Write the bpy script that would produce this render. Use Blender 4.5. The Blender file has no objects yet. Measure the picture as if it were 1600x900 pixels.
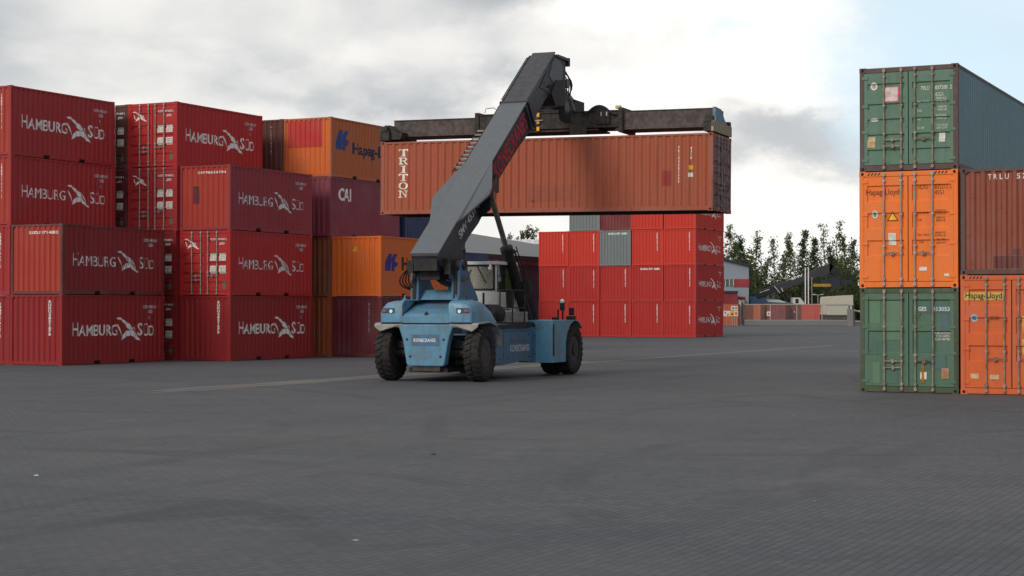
import bpy, bmesh, math, random
from mathutils import Vector, Matrix, Euler
R = math.radians
rnd = random.Random(7)
sc = bpy.context.scene
col = sc.collection

# ------------------------------------------------------------------ camera
PIT = math.atan(31.6 / 2750)
cam_d = bpy.data.cameras.new("camera"); cam = bpy.data.objects.new("camera", cam_d); col.objects.link(cam)
cam.location = (0, 0, 2.087); cam.rotation_euler = (R(90) + PIT, 0, 0)
cam_d.sensor_width = 36; cam_d.lens = 2750 / 1600 * 36; cam_d.clip_start = .1; cam_d.clip_end = 6000
sc.camera = cam

# ------------------------------------------------------------------ light, sky, exposure
SUN_AZ = R(222)      # compass style, clockwise from +Y: sun stands behind and left of the camera
SUN_EL = R(30)
sun_d = bpy.data.lights.new("sun", 'SUN'); sun = bpy.data.objects.new("sun", sun_d); col.objects.link(sun)
sun_d.energy = 1.5; sun_d.angle = R(16); sun_d.color = (1, .88, .74)
sv = Vector((math.sin(SUN_AZ) * math.cos(SUN_EL), math.cos(SUN_AZ) * math.cos(SUN_EL), math.sin(SUN_EL)))
sun.rotation_euler = sv.to_track_quat('Z', 'Y').to_euler()
world = bpy.data.worlds.new("World"); sc.world = world; world.use_nodes = True
sc.view_settings.view_transform = 'Standard'; sc.view_settings.look = 'None'
sc.view_settings.exposure = 0.0; sc.view_settings.gamma = 1

class NT:
    """tiny node helper"""
    def __init__(s, tree): s.t = tree; s.n = tree.nodes; s.l = tree.links
    def node(s, typ, **kw):
        n = s.n.new(typ)
        for k, v in kw.items(): setattr(n, k, v)
        return n
    def put(s, sock, v):
        if isinstance(v, bpy.types.NodeSocket): s.l.new(v, sock)
        else: sock.default_value = v
    def math(s, op, a, b=0.0, c=0.0, clamp=False):
        n = s.node('ShaderNodeMath', operation=op, use_clamp=clamp)
        s.put(n.inputs[0], a); s.put(n.inputs[1], b); s.put(n.inputs[2], c)
        return n.outputs[0]
    def mix(s, f, a, b, mode='MIX'):
        n = s.node('ShaderNodeMix', data_type='RGBA', blend_type=mode)
        s.put(n.inputs[0], f)
        s.put(n.inputs[6], a if isinstance(a, bpy.types.NodeSocket) else (*a, 1)[:4])
        s.put(n.inputs[7], b if isinstance(b, bpy.types.NodeSocket) else (*b, 1)[:4])
        return n.outputs[2]
    def noise(s, vec, scale, detail=4, rough=.55, dist=0.0):
        n = s.node('ShaderNodeTexNoise')
        s.put(n.inputs['Vector'], vec); n.inputs['Scale'].default_value = scale
        n.inputs['Detail'].default_value = detail; n.inputs['Roughness'].default_value = rough
        n.inputs['Distortion'].default_value = dist
        return n.outputs['Fac']
    def ramp(s, f, lo, hi, a=0.0, b=1.0, smooth=True):
        n = s.node('ShaderNodeMapRange', interpolation_type='SMOOTHSTEP' if smooth else 'LINEAR')
        s.put(n.inputs[0], f); n.inputs[1].default_value = lo; n.inputs[2].default_value = hi
        n.inputs[3].default_value = a; n.inputs[4].default_value = b
        return n.outputs[0]
    def vmap(s, vec, scale=(1, 1, 1), loc=(0, 0, 0), rot=(0, 0, 0)):
        n = s.node('ShaderNodeMapping'); s.put(n.inputs[0], vec)
        n.inputs['Scale'].default_value = scale; n.inputs['Location'].default_value = loc; n.inputs['Rotation'].default_value = rot
        return n.outputs[0]

def build_world():
    w = NT(world.node_tree); w.n.clear()
    tc = w.node('ShaderNodeTexCoord').outputs['Generated']
    sep = w.node('ShaderNodeSeparateXYZ'); w.l.new(tc, sep.inputs[0])
    X, Y, Z = sep.outputs
    az = w.math('ARCTAN2', X, Y)
    el = w.math('ARCSINE', Z)
    comb = w.node('ShaderNodeCombineXYZ'); w.l.new(az, comb.inputs[0]); w.l.new(el, comb.inputs[1])
    base = comb.outputs[0]
    # warp the directions a little so that cloud banks get ragged outlines
    wn = w.node('ShaderNodeTexNoise'); w.l.new(w.vmap(base, (9, 16, 1)), wn.inputs['Vector']); wn.inputs['Scale'].default_value = 1
    wn.inputs['Detail'].default_value = 6; wn.inputs['Roughness'].default_value = .62
    sub = w.node('ShaderNodeVectorMath', operation='SUBTRACT'); w.l.new(wn.outputs['Color'], sub.inputs[0]); sub.inputs[1].default_value = (.5, .5, .5)
    scl = w.node('ShaderNodeVectorMath', operation='SCALE'); w.l.new(sub.outputs[0], scl.inputs[0]); scl.inputs['Scale'].default_value = .11
    add = w.node('ShaderNodeVectorMath', operation='ADD'); w.l.new(base, add.inputs[0]); w.l.new(scl.outputs[0], add.inputs[1])
    s2 = w.node('ShaderNodeSeparateXYZ'); w.l.new(add.outputs[0], s2.inputs[0])
    A, E = s2.outputs[0], s2.outputs[1]
    def bank(azc, elc, ra, re, soft=.6):          # an oval cloud bank around one direction
        a = w.math('DIVIDE', w.math('SUBTRACT', A, azc), ra)
        e = w.math('DIVIDE', w.math('SUBTRACT', E, elc), re)
        d = w.math('SQRT', w.math('ADD', w.math('MULTIPLY', a, a), w.math('MULTIPLY', e, e)))
        return w.ramp(d, 1 + soft, 1 - soft, 0, 1)
    n_big = w.noise(w.vmap(base, (4.6, 13, 1), (2.3, .9, 0)), 1, 5, .45, .25)
    n_small = w.noise(w.vmap(base, (18, 34, 1), (4.3, 2.1, 0)), 1, 5, .55, .3)
    # brightness of the cloud layer
    lum = w.math('ADD', w.ramp(n_big, .36, .64, .56, .86), w.math('MULTIPLY', w.math('SUBTRACT', n_small, .5), .16))
    bright = w.math('MAXIMUM', bank(.105, .152, .105, .055, .28), bank(.05, .105, .07, .035, .5))
    bright = w.math('MAXIMUM', bright, w.math('MULTIPLY', bank(.16, .03, .13, .052, .5), .96))
    bright = w.math('MAXIMUM', bright, w.math('MULTIPLY', bank(-.02, .10, .022, .022, .7), .55))
    bright = w.math('MAXIMUM', bright, w.math('MULTIPLY', bank(-.15, .098, .19, .013, .9), .50))
    bright = w.math('MAXIMUM', bright, w.math('MULTIPLY', bank(-.09, .138, .11, .009, .9), .30))
    bright = w.math('MAXIMUM', bright, w.math('MULTIPLY', bank(.0, .045, .1, .03, .8), .5))
    lum = w.math('ADD', lum, w.math('MULTIPLY', bright, w.math('SUBTRACT', 1.08, lum)))
    grey = w.math('MAXIMUM', bank(.152, .098, .055, .018, .6), w.math('MULTIPLY', bank(.182, .088, .03, .014, .7), .8))
    grey = w.math('MAXIMUM', grey, w.math('MULTIPLY', bank(.04, .150, .05, .012, .8), .3))
    lum = w.math('SUBTRACT', lum, w.math('MULTIPLY', grey, w.math('SUBTRACT', lum, .64)))
    lum = w.math('MULTIPLY', lum, w.ramp(n_small, .2, .8, .95, 1.05))
    # the part of the overcast away from the view: bright and warm round the sun, dim and blue on the opposite side
    off = w.ramp(w.math('ABSOLUTE', az), .40, .85)
    toward = w.math('COSINE', w.math('SUBTRACT', az, R(222 - 360)))
    lum = w.math('MULTIPLY', lum, w.math('ADD', 1.0, w.math('MULTIPLY', off, w.math('SUBTRACT', w.ramp(toward, -1, 1, .45, 1.35, False), 1.0))))
    tone = w.mix(w.ramp(lum, .5, .95), (.90, .95, 1.0), (1.0, .985, .95))
    cloud = w.node('ShaderNodeVectorMath', operation='SCALE'); w.l.new(tone, cloud.inputs[0])
    w.l.new(w.math('MULTIPLY', lum, 10.0), cloud.inputs['Scale'])
    sky = w.node('ShaderNodeTexSky', sky_type='NISHITA'); sky.sun_disc = False
    sky.sun_elevation = SUN_EL; sky.sun_rotation = SUN_AZ
    # blue openings: upper right of the view, scattered elsewhere
    gap = w.math('MAXIMUM', bank(.275, .140, .095, .08, .4), w.math('MULTIPLY', bank(.125, .163, .016, .006, .8), .5))
    gap = w.math('MAXIMUM', gap, w.math('MULTIPLY', w.ramp(n_big, .60, .72), w.ramp(w.math('ABSOLUTE', az), .45, .7)))
    veil = w.mix(.80, sky.outputs[0], (7.7, 9.7, 10.9))
    gap = w.math('MULTIPLY', gap, w.ramp(n_small, .30, .62, 1, .85))
    colr = w.mix(gap, cloud.outputs[0], veil)
    bg = w.node('ShaderNodeBackground'); w.l.new(colr, bg.inputs[0]); bg.inputs[1].default_value = .1
    out = w.node('ShaderNodeOutputWorld'); w.l.new(bg.outputs[0], out.inputs[0])
build_world()

# ------------------------------------------------------------------ materials
MATS = {}
def new_mat(name):
    m = bpy.data.materials.new(name); m.use_nodes = True
    t = NT(m.node_tree); b = m.node_tree.nodes['Principled BSDF']
    return m, t, b

def paint(name, rgb, rust=.25, streak=.25, rough=.5, dirt=.3, fade=None, spec=.35, dust=0):
    """weathered enamel: mottled fading, vertical rain streaks, rust freckles; differs from thing to thing"""
    if name in MATS: return MATS[name]
    m, t, b = new_mat(name)
    tc = t.node('ShaderNodeTexCoord').outputs['Object']
    oi = t.node('ShaderNodeObjectInfo').outputs['Random']
    c = t.node('ShaderNodeCombineXYZ'); t.l.new(t.math('MULTIPLY', oi, 73), c.inputs[0]); t.l.new(t.math('MULTIPLY', oi, 31), c.inputs[1])
    v = t.node('ShaderNodeVectorMath', operation='ADD'); t.l.new(tc, v.inputs[0]); t.l.new(c.outputs[0], v.inputs[1]); v = v.outputs[0]
    big = t.noise(v, .7, 4); fine = t.noise(v, 9, 5, .65)
    st = t.noise(t.vmap(v, (7, 7, .35)), 1, 4, .6)
    f = fade or tuple(min(1, x * .75 + .06) for x in rgb)
    base = t.mix(t.ramp(big, .35, .7, 0, .55), rgb, f)
    base = t.mix(t.ramp(st, .52, .78, 0, streak), base, tuple(x * .38 + .004 for x in rgb))
    base = t.mix(t.ramp(fine, .3, .75, 0, dirt * .5), base, tuple(x * .6 + .01 for x in rgb))
    if dust:
        dn = t.noise(v, 1.9, 7, .7)
        base = t.mix(t.ramp(t.math('ADD', dn, t.math('MULTIPLY', st, .3)), .56, .80, 0, dust), base, (.115, .105, .090))
    rs = t.noise(v, 3.1, 8, .72)
    rm = t.ramp(t.math('ADD', rs, t.math('MULTIPLY', fine, .25)), .86 - rust * .22, .93 - rust * .2, 0, .9)
    base = t.mix(rm, base, (.085, .032, .016))
    t.l.new(base, b.inputs['Base Color'])
    t.l.new(t.ramp(fine, .2, .8, rough - .08, rough + .14), b.inputs['Roughness'])
    b.inputs['Specular IOR Level'].default_value = spec
    bp = t.node('ShaderNodeBump'); bp.inputs['Strength'].default_value = .25; bp.inputs['Distance'].default_value = .02
    t.l.new(t.noise(v, 2.3, 3), bp.inputs['Height']); t.l.new(bp.outputs[0], b.inputs['Normal'])
    MATS[name] = m; return m

def plain(name, rgb, rough=.6, metal=0, var=.25, spec=.4, emit=None):
    if name in MATS: return MATS[name]
    m, t, b = new_mat(name)
    tc = t.node('ShaderNodeTexCoord').outputs['Object']
    n = t.noise(tc, 6, 4)
    t.l.new(t.mix(t.ramp(n, .3, .7), tuple(x * (1 - var) for x in rgb), tuple(min(1, x * (1 + var)) for x in rgb)), b.inputs['Base Color'])
    b.inputs['Roughness'].default_value = rough; b.inputs['Metallic'].default_value = metal
    b.inputs['Specular IOR Level'].default_value = spec
    MATS[name] = m; return m

DARK = plain('dark_gap', (.012, .011, .012), .9)
RUST = plain('rusty_steel', (.06, .034, .026), .85, var=.5)
GALV = plain('galvanised_steel', (.33, .32, .30), .5, .3, .2)
RODR = plain('worn_rod', (.26, .21, .17), .6, .1, .35)
WHITE = plain('white_lettering', (.72, .72, .70), .6, var=.12)
PALE = plain('pale_lettering', (.50, .54, .60), .6, var=.2)
BLACKP = plain('black_lettering', (.02, .02, .025), .6)
BLUEP = plain('blue_lettering', (.015, .03, .16), .6)
REDP = plain('red_lettering', (.48, .014, .035), .6)
BROWNP = plain('brown_lettering', (.16, .045, .015), .6)
YELL = plain('yellow_sticker', (.75, .42, .02), .6)
STICK = plain('white_sticker', (.62, .62, .58), .6, var=.15)
STICKB = plain('beige_sticker', (.50, .36, .20), .6)
PINK = plain('pink_sticker', (.62, .10, .14), .6)
GLASS_D = plain('dark_glass', (.02, .022, .025), .08, 0, .1, .8)

def worn(name, rgb, amount):
    """lettering that has flaked off in places"""
    m, t, b = new_mat(name)
    tc = t.node('ShaderNodeTexCoord').outputs['Object']; oi = t.node('ShaderNodeObjectInfo').outputs['Random']
    c = t.node('ShaderNodeCombineXYZ'); t.l.new(t.math('MULTIPLY', oi, 57), c.inputs[0])
    v = t.node('ShaderNodeVectorMath', operation='ADD'); t.l.new(tc, v.inputs[0]); t.l.new(c.outputs[0], v.inputs[1])
    n = t.noise(t.vmap(v.outputs[0], (5, 5, 2.2)), 1, 6, .72)
    b.inputs['Base Color'].default_value = (*rgb, 1); b.inputs['Roughness'].default_value = .6
    t.l.new(t.ramp(n, amount - .04, amount + .05, 0, 1), b.inputs['Alpha'])
    MATS[name] = m; return m
WORN_A = worn('worn_white_lettering', (.68, .68, .68), .33); WORN_B = worn('flaked_white_lettering', (.60, .60, .62), .41)

# ------------------------------------------------------------------ mesh builder
class MB:
    def __init__(s): s.v = []; s.f = []; s.m = []; s.k = 0
    def mat(s, k): s.k = k; return s
    def add(s, vs, fs):
        o = len(s.v); s.v += [tuple(x) for x in vs]
        for f in fs: s.f.append([i + o for i in f]); s.m.append(s.k)
        return s
    def box(s, x0, x1, y0, y1, z0, z1):
        return s.add([(x0, y0, z0), (x1, y0, z0), (x1, y1, z0), (x0, y1, z0), (x0, y0, z1), (x1, y0, z1), (x1, y1, z1), (x0, y1, z1)],
                     [(0, 3, 2, 1), (4, 5, 6, 7), (0, 1, 5, 4), (1, 2, 6, 5), (2, 3, 7, 6), (3, 0, 4, 7)])
    def prism(s, poly, axis, a, b):
        """poly: 2D outline; axis 'x': poly=(y,z); 'y': poly=(x,z); 'z': poly=(x,y)"""
        def mk(p, t):
            return (t, p[0], p[1]) if axis == 'x' else ((p[0], t, p[1]) if axis == 'y' else (p[0], p[1], t))
        n = len(poly)
        return s.add([mk(p, a) for p in poly] + [mk(p, b) for p in poly],
                     [tuple(range(n))[::-1], tuple(range(n, 2 * n))] + [(i, (i + 1) % n, n + (i + 1) % n, n + i) for i in range(n)])
    def loft(s, rings, closed=True, caps=True):
        n = len(rings[0]); vs = [p for r in rings for p in r]; fs = []
        for j in range(len(rings) - 1):
            for i in range(n if closed else n - 1):
                a, b = j * n + i, j * n + (i + 1) % n
                fs.append((a, b, b + n, a + n))
        if caps: fs += [tuple(range(n))[::-1], tuple(range((len(rings) - 1) * n, len(rings) * n))]
        return s.add(vs, fs)
    def tube(s, pts, r, seg=8, r2=None):
        pts = [Vector(p) for p in pts]; rings = []
        for i, p in enumerate(pts):
            d = (pts[min(i + 1, len(pts) - 1)] - pts[max(i - 1, 0)]).normalized()
            up = Vector((0, 0, 1)) if abs(d.z) < .9 else Vector((1, 0, 0))
            a = d.cross(up).normalized(); b = d.cross(a)
            rr = r if r2 is None else r + (r2 - r) * i / (len(pts) - 1)
            rings.append([tuple(p + a * rr * math.cos(2 * math.pi * k / seg) + b * rr * math.sin(2 * math.pi * k / seg)) for k in range(seg)])
        return s.loft(rings)
    def bar(s, p0, p1, w, h, up=(0, 0, 1)):
        p0, p1 = Vector(p0), Vector(p1); d = (p1 - p0).normalized(); up = Vector(up)
        if abs(d.dot(up)) > .98: up = Vector((1, 0, 0))
        a = d.cross(up).normalized() * w / 2; b = a.cross(d).normalized() * h / 2
        return s.loft([[tuple(p + a + b), tuple(p - a + b), tuple(p - a - b), tuple(p + a - b)] for p in (p0, p1)])
    def lathe(s, prof, c, axis='x', seg=32):
        """prof: (offset along axis, radius)"""
        rings = []
        for o, r in prof:
            ring = []
            for k in range(seg):
                t = 2 * math.pi * k / seg; a, b = r * math.cos(t), r * math.sin(t)
                q = (o, a, b) if axis == 'x' else ((a, o, b) if axis == 'y' else (a, b, o))
                ring.append((c[0] + q[0], c[1] + q[1], c[2] + q[2]))
            rings.append(ring)
        return s.loft(rings)
    def mesh(s, name, fix=True):
        me = bpy.data.meshes.new(name); me.from_pydata(s.v, [], s.f); me.polygons.foreach_set('material_index', s.m)
        if fix:
            bm = bmesh.new(); bm.from_mesh(me); bmesh.ops.recalc_face_normals(bm, faces=bm.faces); bm.to_mesh(me); bm.free()
        me.update(); return me

def link(name, me, mats, parent=None, loc=None, rz=0):
    o = bpy.data.objects.new(name, me); col.objects.link(o)
    mats = mats if isinstance(mats, (list, tuple)) else [mats]
    while len(me.materials) < len(mats): me.materials.append(None)
    for i, m in enumerate(mats):
        o.material_slots[i].link = 'OBJECT'; o.material_slots[i].material = m
    if parent is not None: o.parent = parent
    if loc is not None: o.location = loc; o.rotation_euler.z = rz
    return o
def part(name, mb, mats, parent=None, label=None, smooth=False, bevel=0):
    me = mb.mesh(name) if isinstance(mb, MB) else mb
    if smooth:
        me.polygons.foreach_set('use_smooth', [True] * len(me.polygons))
        try: me.set_sharp_from_angle(angle=R(35))
        except Exception: pass
    o = link(name, me, mats, parent)
    if label: o['label'] = label
    if bevel:
        b = o.modifiers.new('bevel', 'BEVEL'); b.width = bevel; b.segments = 2; b.limit_method = 'ANGLE'; b.angle_limit = R(40)
    return o
def tag(o, label, cat, group=None, kind=None):
    o['label'] = label; o['category'] = cat
    if group: o['group'] = group
    if kind: o['kind'] = kind
    return o
def empty(name, loc, rz, label, cat, group=None):
    o = bpy.data.objects.new(name, None); col.objects.link(o); o.location = loc; o.rotation_euler.z = rz
    o.empty_display_size = .3
    return tag(o, label, cat, group)
def struct(name, mb, mat):
    o = part(name, mb, mat); o['kind'] = 'structure'; return o

# yard grid: everything is stacked square to one direction
T = R(25.8); CT, ST = math.cos(T), math.sin(T)
def XY(p, q, z=0): return (p * CT + q * ST, -p * ST + q * CT, z)

# ------------------------------------------------------------------ ground
def ground_material():
    m, t, b = new_mat('block_paving')
    geo = t.node('ShaderNodeNewGeometry').outputs['Position']
    v = t.vmap(geo, (1, 1, 1), (0, 0, 0), (0, 0, T))
    br = t.node('ShaderNodeTexBrick'); t.l.new(t.vmap(v, (1, 1, 1), (0, 0, 0), (0, 0, R(90))), br.inputs['Vector'])
    br.inputs['Scale'].default_value = 1; br.inputs['Brick Width'].default_value = .20; br.inputs['Row Height'].default_value = .10
    br.inputs['Mortar Size'].default_value = .011; br.inputs['Mortar Smooth'].default_value = .4; br.inputs['Bias'].default_value = -.1
    br.inputs['Color1'].default_value = (.094, .090, .092, 1); br.inputs['Color2'].default_value = (.064, .063, .070, 1)
    br.inputs['Mortar'].default_value = (.048, .048, .054, 1)
    big = t.noise(t.vmap(v, (.05, .16, 1)), 1, 6, .6, .5)
    mid = t.noise(t.vmap(v, (.5, .9, 1)), 1, 6, .62)
    fine = t.noise(geo, 22, 4, .7)
    sp_ = t.node('ShaderNodeSeparateXYZ'); t.l.new(geo, sp_.inputs[0])
    wob = t.math('MULTIPLY', t.math('SUBTRACT', t.noise(geo, .12, 3), .5), 1.6)
    arcs = None
    for cx, cy, rr, ww in ((-14, 12, 13.0, .24), (-14, 12, 15.9, .26), (-14.3, 11, 13.6, .2), (16, 20, 12.5, .26), (16, 20, 15.3, .26), (2, 58, 30, .3), (2, 58, 33, .3), (-4, 52, 14, .3), (-4, 52, 16.9, .3),
                           (24, 46, 17.5, .3), (24, 46, 20.3, .3), (-30, 30, 26, .28), (-30, 30, 28.8, .28), (9, -4, 22, .25), (9, -4, 24.8, .25)):
        dx = t.math('SUBTRACT', sp_.outputs[0], cx); dy = t.math('SUBTRACT', sp_.outputs[1], cy)
        d_ = t.math('SQRT', t.math('ADD', t.math('MULTIPLY', dx, dx), t.math('MULTIPLY', dy, dy)))
        a_ = t.ramp(t.math('ABSOLUTE', t.math('SUBTRACT', t.math('ADD', d_, wob), rr)), ww, ww * .45, 0, 1)
        arcs = a_ if arcs is None else t.math('MAXIMUM', arcs, a_)
    arcs = t.math('MULTIPLY', arcs, t.ramp(t.noise(geo, .22, 5, .6), .42, .62, 0, .34))
    c = t.mix(t.ramp(big, .42, .66, 0, .45), br.outputs[0], (.112, .104, .092))
    c = t.mix(t.ramp(mid, .40, .72, 0, .42), c, (.058, .058, .066))
    tyre = t.noise(t.vmap(v, (.9, .035, 1), (3, 1, 0)), 1, 3, .5)
    c = t.mix(t.ramp(tyre, .56, .68, 0, .38), c, (.046, .046, .052))
    oil = t.noise(geo, .35, 5, .6)
    c = t.mix(t.ramp(oil, .66, .74, 0, .5), c, (.035, .034, .036))
    pale = t.noise(t.vmap(v, (.3, .12, 1), (9, 4, 0)), 1, 5, .65)
    c = t.mix(t.ramp(pale, .60, .72, 0, .35), c, (.15, .14, .13))
    c = t.mix(t.ramp(fine, .3, .8, 0, .3), c, (.12, .12, .12))
    grit = t.noise(geo, 5.5, 6, .8)
    c = t.mix(t.ramp(grit, .50, .70, 0, .45), c, (.044, .044, .048))
    c = t.mix(t.ramp(t.noise(t.vmap(v, (.22, 1.3, 1), (5, 2, 0)), 1, 5, .7), .55, .75, 0, .4), c, (.125, .118, .108))
    c = t.mix(arcs, c, (.034, .034, .038))
    patchn = t.node('ShaderNodeTexVoronoi'); t.l.new(t.vmap(v, (.10, .16, 1)), patchn.inputs['Vector']); patchn.inputs['Scale'].default_value = 1
    sv_ = t.node('ShaderNodeSeparateColor'); t.l.new(patchn.outputs['Color'], sv_.inputs[0])
    c = t.mix(t.ramp(sv_.outputs[0], .0, 1.0, 0, .30, False), c, t.mix(1, c, (.62, .64, .70), 'MULTIPLY'))
    c = t.mix(1, c, (1.04, 1.12, 1.21), 'MULTIPLY')
    t.l.new(c, b.inputs['Base Color']); b.inputs['Roughness'].default_value = .82; b.inputs['Specular IOR Level'].default_value = .3
    bp = t.node('ShaderNodeBump'); bp.inputs['Strength'].default_value = .5; bp.inputs['Distance'].default_value = .012
    hh = t.math('ADD', t.math('MULTIPLY', br.outputs['Fac'], -1), t.math('MULTIPLY', fine, .35))
    t.l.new(hh, bp.inputs['Height']); t.l.new(bp.outputs[0], b.inputs['Normal'])
    return m
PAVE = ground_material()
struct('ground', MB().add([(-3000, -200, 0), (3000, -200, 0), (3000, 4500, 0), (-3000, 4500, 0)], [(0, 1, 2, 3)]), PAVE)
# pale drainage strip that runs through the yard in the stacking direction
def strip_mat():
    m, t, b = new_mat('worn_concrete_strip')
    geo = t.node('ShaderNodeNewGeometry').outputs['Position']
    v = t.vmap(geo, (1, 1, 1), (0, 0, 0), (0, 0, T))
    n = t.noise(t.vmap(v, (2.5, .22, 1)), 1, 5, .6); f = t.noise(geo, 15, 4)
    c = t.mix(t.ramp(n, .42, .68), (.175, .168, .150), (.105, .100, .094))
    c = t.mix(t.ramp(f, .35, .8, 0, .4), c, (.09, .088, .085))
    t.l.new(c, b.inputs['Base Color']); b.inputs['Roughness'].default_value = .85
    return m
STRIP = strip_mat()
gx, gy = -9.33, 42.8          # where the strip starts
p0 = gx * CT - gy * ST; q0 = gx * ST + gy * CT
sm = MB()
for a, b_, l0, l1 in ((-.62, -.12, .8, 29), (.02, .5, 0, 62)):
    n = 24; ring = []
    for i in range(n + 1):
        q = q0 + l0 + (l1 - l0) * i / n
        w0 = a + .05 * math.sin(i * 1.7) ; w1 = b_ + .05 * math.sin(i * 2.3 + 1)
        if i == 0: w1 = w0 + .04
        ring.append([XY(p0 + w0, q, .004), XY(p0 + w1, q, .004)])
    vs = [v for r in ring for v in r]
    sm.add(vs, [(2 * i, 2 * i + 1, 2 * i + 3, 2 * i + 2) for i in range(n)])
struct('path', sm, STRIP)

# ------------------------------------------------------------------ corrugated sheets and draped lettering
W = 2.438; HW = W / 2
SP = dict(p=.278, a=.072, b=.068, c=.070, d=.036)     # side sheet profile
EP = dict(p=.250, a=.080, b=.045, c=.080, d=.045)     # end sheet profile
def prof(u, P):
    t = u % P['p']
    if t < P['a']: return 0
    if t < P['a'] + P['b']: return -P['d'] * (t - P['a']) / P['b']
    if t < P['a'] + P['b'] + P['c']: return -P['d']
    return -P['d'] * (P['p'] - t) / (P['p'] - P['a'] - P['b'] - P['c'])
def breaks(P, L):
    o = []; k = 0
    while k * P['p'] < L + P['p']:
        s = k * P['p']; o += [s, s + P['a'], s + P['a'] + P['b'], s + P['a'] + P['b'] + P['c']]; k += 1
    return [x for x in o if 0 < x < L]
def sheet(u0, u1, z0, z1, P, place):
    us = [u0] + [x for x in breaks(P, 13) if u0 + .01 < x < u1 - .01] + [u1]
    mb = MB(); vs = []
    for u in us:
        for z in (z0, z1): vs.append(place(u, prof(u, P), z))
    mb.add(vs, [(2 * i, 2 * i + 2, 2 * i + 3, 2 * i + 1) for i in range(len(us) - 1)])
    return mb

_tm = {}
def text_bm(s, x0, z0, x1, z1, bold=0.0, vertical=False, line=1.0):
    """text as flat faces fitted to a box"""
    key = (s, bold, vertical, line)
    if key not in _tm:
        cu = bpy.data.curves.new('lettering', 'FONT'); cu.body = "\n".join(s) if vertical else s
        cu.resolution_u = 3; cu.offset = bold; cu.align_x = 'CENTER'; cu.space_line = line
        ob = bpy.data.objects.new('lettering', cu); col.objects.link(ob)
        bpy.context.view_layer.update()
        dg = bpy.context.evaluated_depsgraph_get()
        me = bpy.data.meshes.new_from_object(ob.evaluated_get(dg)); bpy.data.objects.remove(ob); _tm[key] = me
    bm = bmesh.new(); bm.from_mesh(_tm[key])
    xs = [v.co.x for v in bm.verts]; ys = [v.co.y for v in bm.verts]
    ax, bx, ay, by = min(xs), max(xs), min(ys), max(ys)
    for v in bm.verts:
        v.co = Vector((x0 + (v.co.x - ax) / (bx - ax) * (x1 - x0), z0 + (v.co.y - ay) / (by - ay) * (z1 - z0), 0))
    return bm
def poly_bm(polys):
    bm = bmesh.new()
    for p in polys: 
        bm.faces.new([bm.verts.new((a, b, 0)) for a, b in p])
    bmesh.ops.triangulate(bm, faces=bm.faces)
    return bm
def merge(*bms):
    out = bmesh.new()
    for b in bms:
        me = bpy.data.meshes.new('t'); b.to_mesh(me); b.free(); out.from_mesh(me); bpy.data.meshes.remove(me)
    return out
def drape(bm, name, brk, func, place, lift=.004, axis=0, xcut=(), f2=None):
    for c in brk:
        lo = min(v.co[axis] for v in bm.verts); hi = max(v.co[axis] for v in bm.verts)
        if not lo < c < hi: continue
        no = (1, 0, 0) if axis == 0 else (0, 1, 0); co = (c, 0, 0) if axis == 0 else (0, c, 0)
        bmesh.ops.bisect_plane(bm, geom=bm.verts[:] + bm.edges[:] + bm.faces[:], plane_co=co, plane_no=no)
    for c in xcut:
        if min(v.co.x for v in bm.verts) < c < max(v.co.x for v in bm.verts):
            bmesh.ops.bisect_plane(bm, geom=bm.verts[:] + bm.edges[:] + bm.faces[:], plane_co=(c, 0, 0), plane_no=(1, 0, 0))
    for v in bm.verts:
        u, z = v.co.x, v.co.y
        v.co = Vector(place(u, (f2(u, z) if f2 else func(v.co[axis])) + lift, z))
    me = bpy.data.meshes.new(name); bm.to_mesh(me); bm.free(); return me
SIDE_IN = .010      # how far the outer face of the sheets sits inside the castings
def pl_side(u, w, z): return (HW - SIDE_IN + w, u, z)
def pl_left(L): return lambda u, w, z: (-HW + SIDE_IN - w, L - u, z)
def pl_front(u, w, z): return (u - HW, .012 - w, z)
_dm = {}
def side_decal(key, bmf, left=None):
    if key not in _dm:
        pl = pl_left(left) if left else pl_side
        f = (lambda u: prof(left - u, SP)) if left else (lambda u: prof(u, SP))
        bk = [left - x for x in breaks(SP, left)] if left else breaks(SP, 6.3)
        _dm[key] = drape(bmf(), key, bk, f, pl)
    return _dm[key]
def end_decal(key, bmf):
    if key not in _dm: _dm[key] = drape(bmf(), key, breaks(EP, W), lambda u: prof(u, EP), pl_front)
    return _dm[key]

# bird emblem, drawn as outlines in a unit box
def bird(x0, z0, x1, z1, mirror=False):
    raw = [[(698, 388), (735, 385), (790, 425), (850, 465), (868, 500), (838, 520), (800, 480), (750, 415), (703, 402)],
           [(838, 518), (795, 515), (765, 550), (748, 612), (790, 577), (850, 562), (868, 512)],
           [(850, 562), (868, 512), (890, 560), (950, 610), (945, 622), (905, 605)],
           [(700, 450), (710, 450), (752, 560), (744, 575)],
           [(868, 482), (876, 478), (915, 575), (905, 572)]]
    def f(p): return (x0 + (p[0] - 698) / 252 * (x1 - x0), z1 - (p[1] - 385) / 237 * (z1 - z0))
    return poly_bm([[f(p) for p in q] for q in raw])
def hs_side(v):
    def f():
        if v == 'a':
            return merge(text_bm('H', .60, 1.06, .93, 1.56, .012), text_bm('AMBURG', .97, 1.05, 3.22, 1.47, .012),
                         bird(3.18, .82, 4.62, 1.74), text_bm('S', 4.42, 1.02, 4.72, 1.53, .012), text_bm('ÜD', 4.80, 1.02, 5.46, 1.50, .012))
        return merge(text_bm('H', .60, 1.06, .92, 1.53, .0), text_bm('AMBURG', .96, 1.06, 3.05, 1.44, -.004),
                     bird(3.2, .86, 4.45, 1.68), text_bm('S', 4.50, 1.03, 4.76, 1.48, .0), text_bm('ÜD', 4.82, 1.03, 5.44, 1.45, -.004))
    return f
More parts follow.
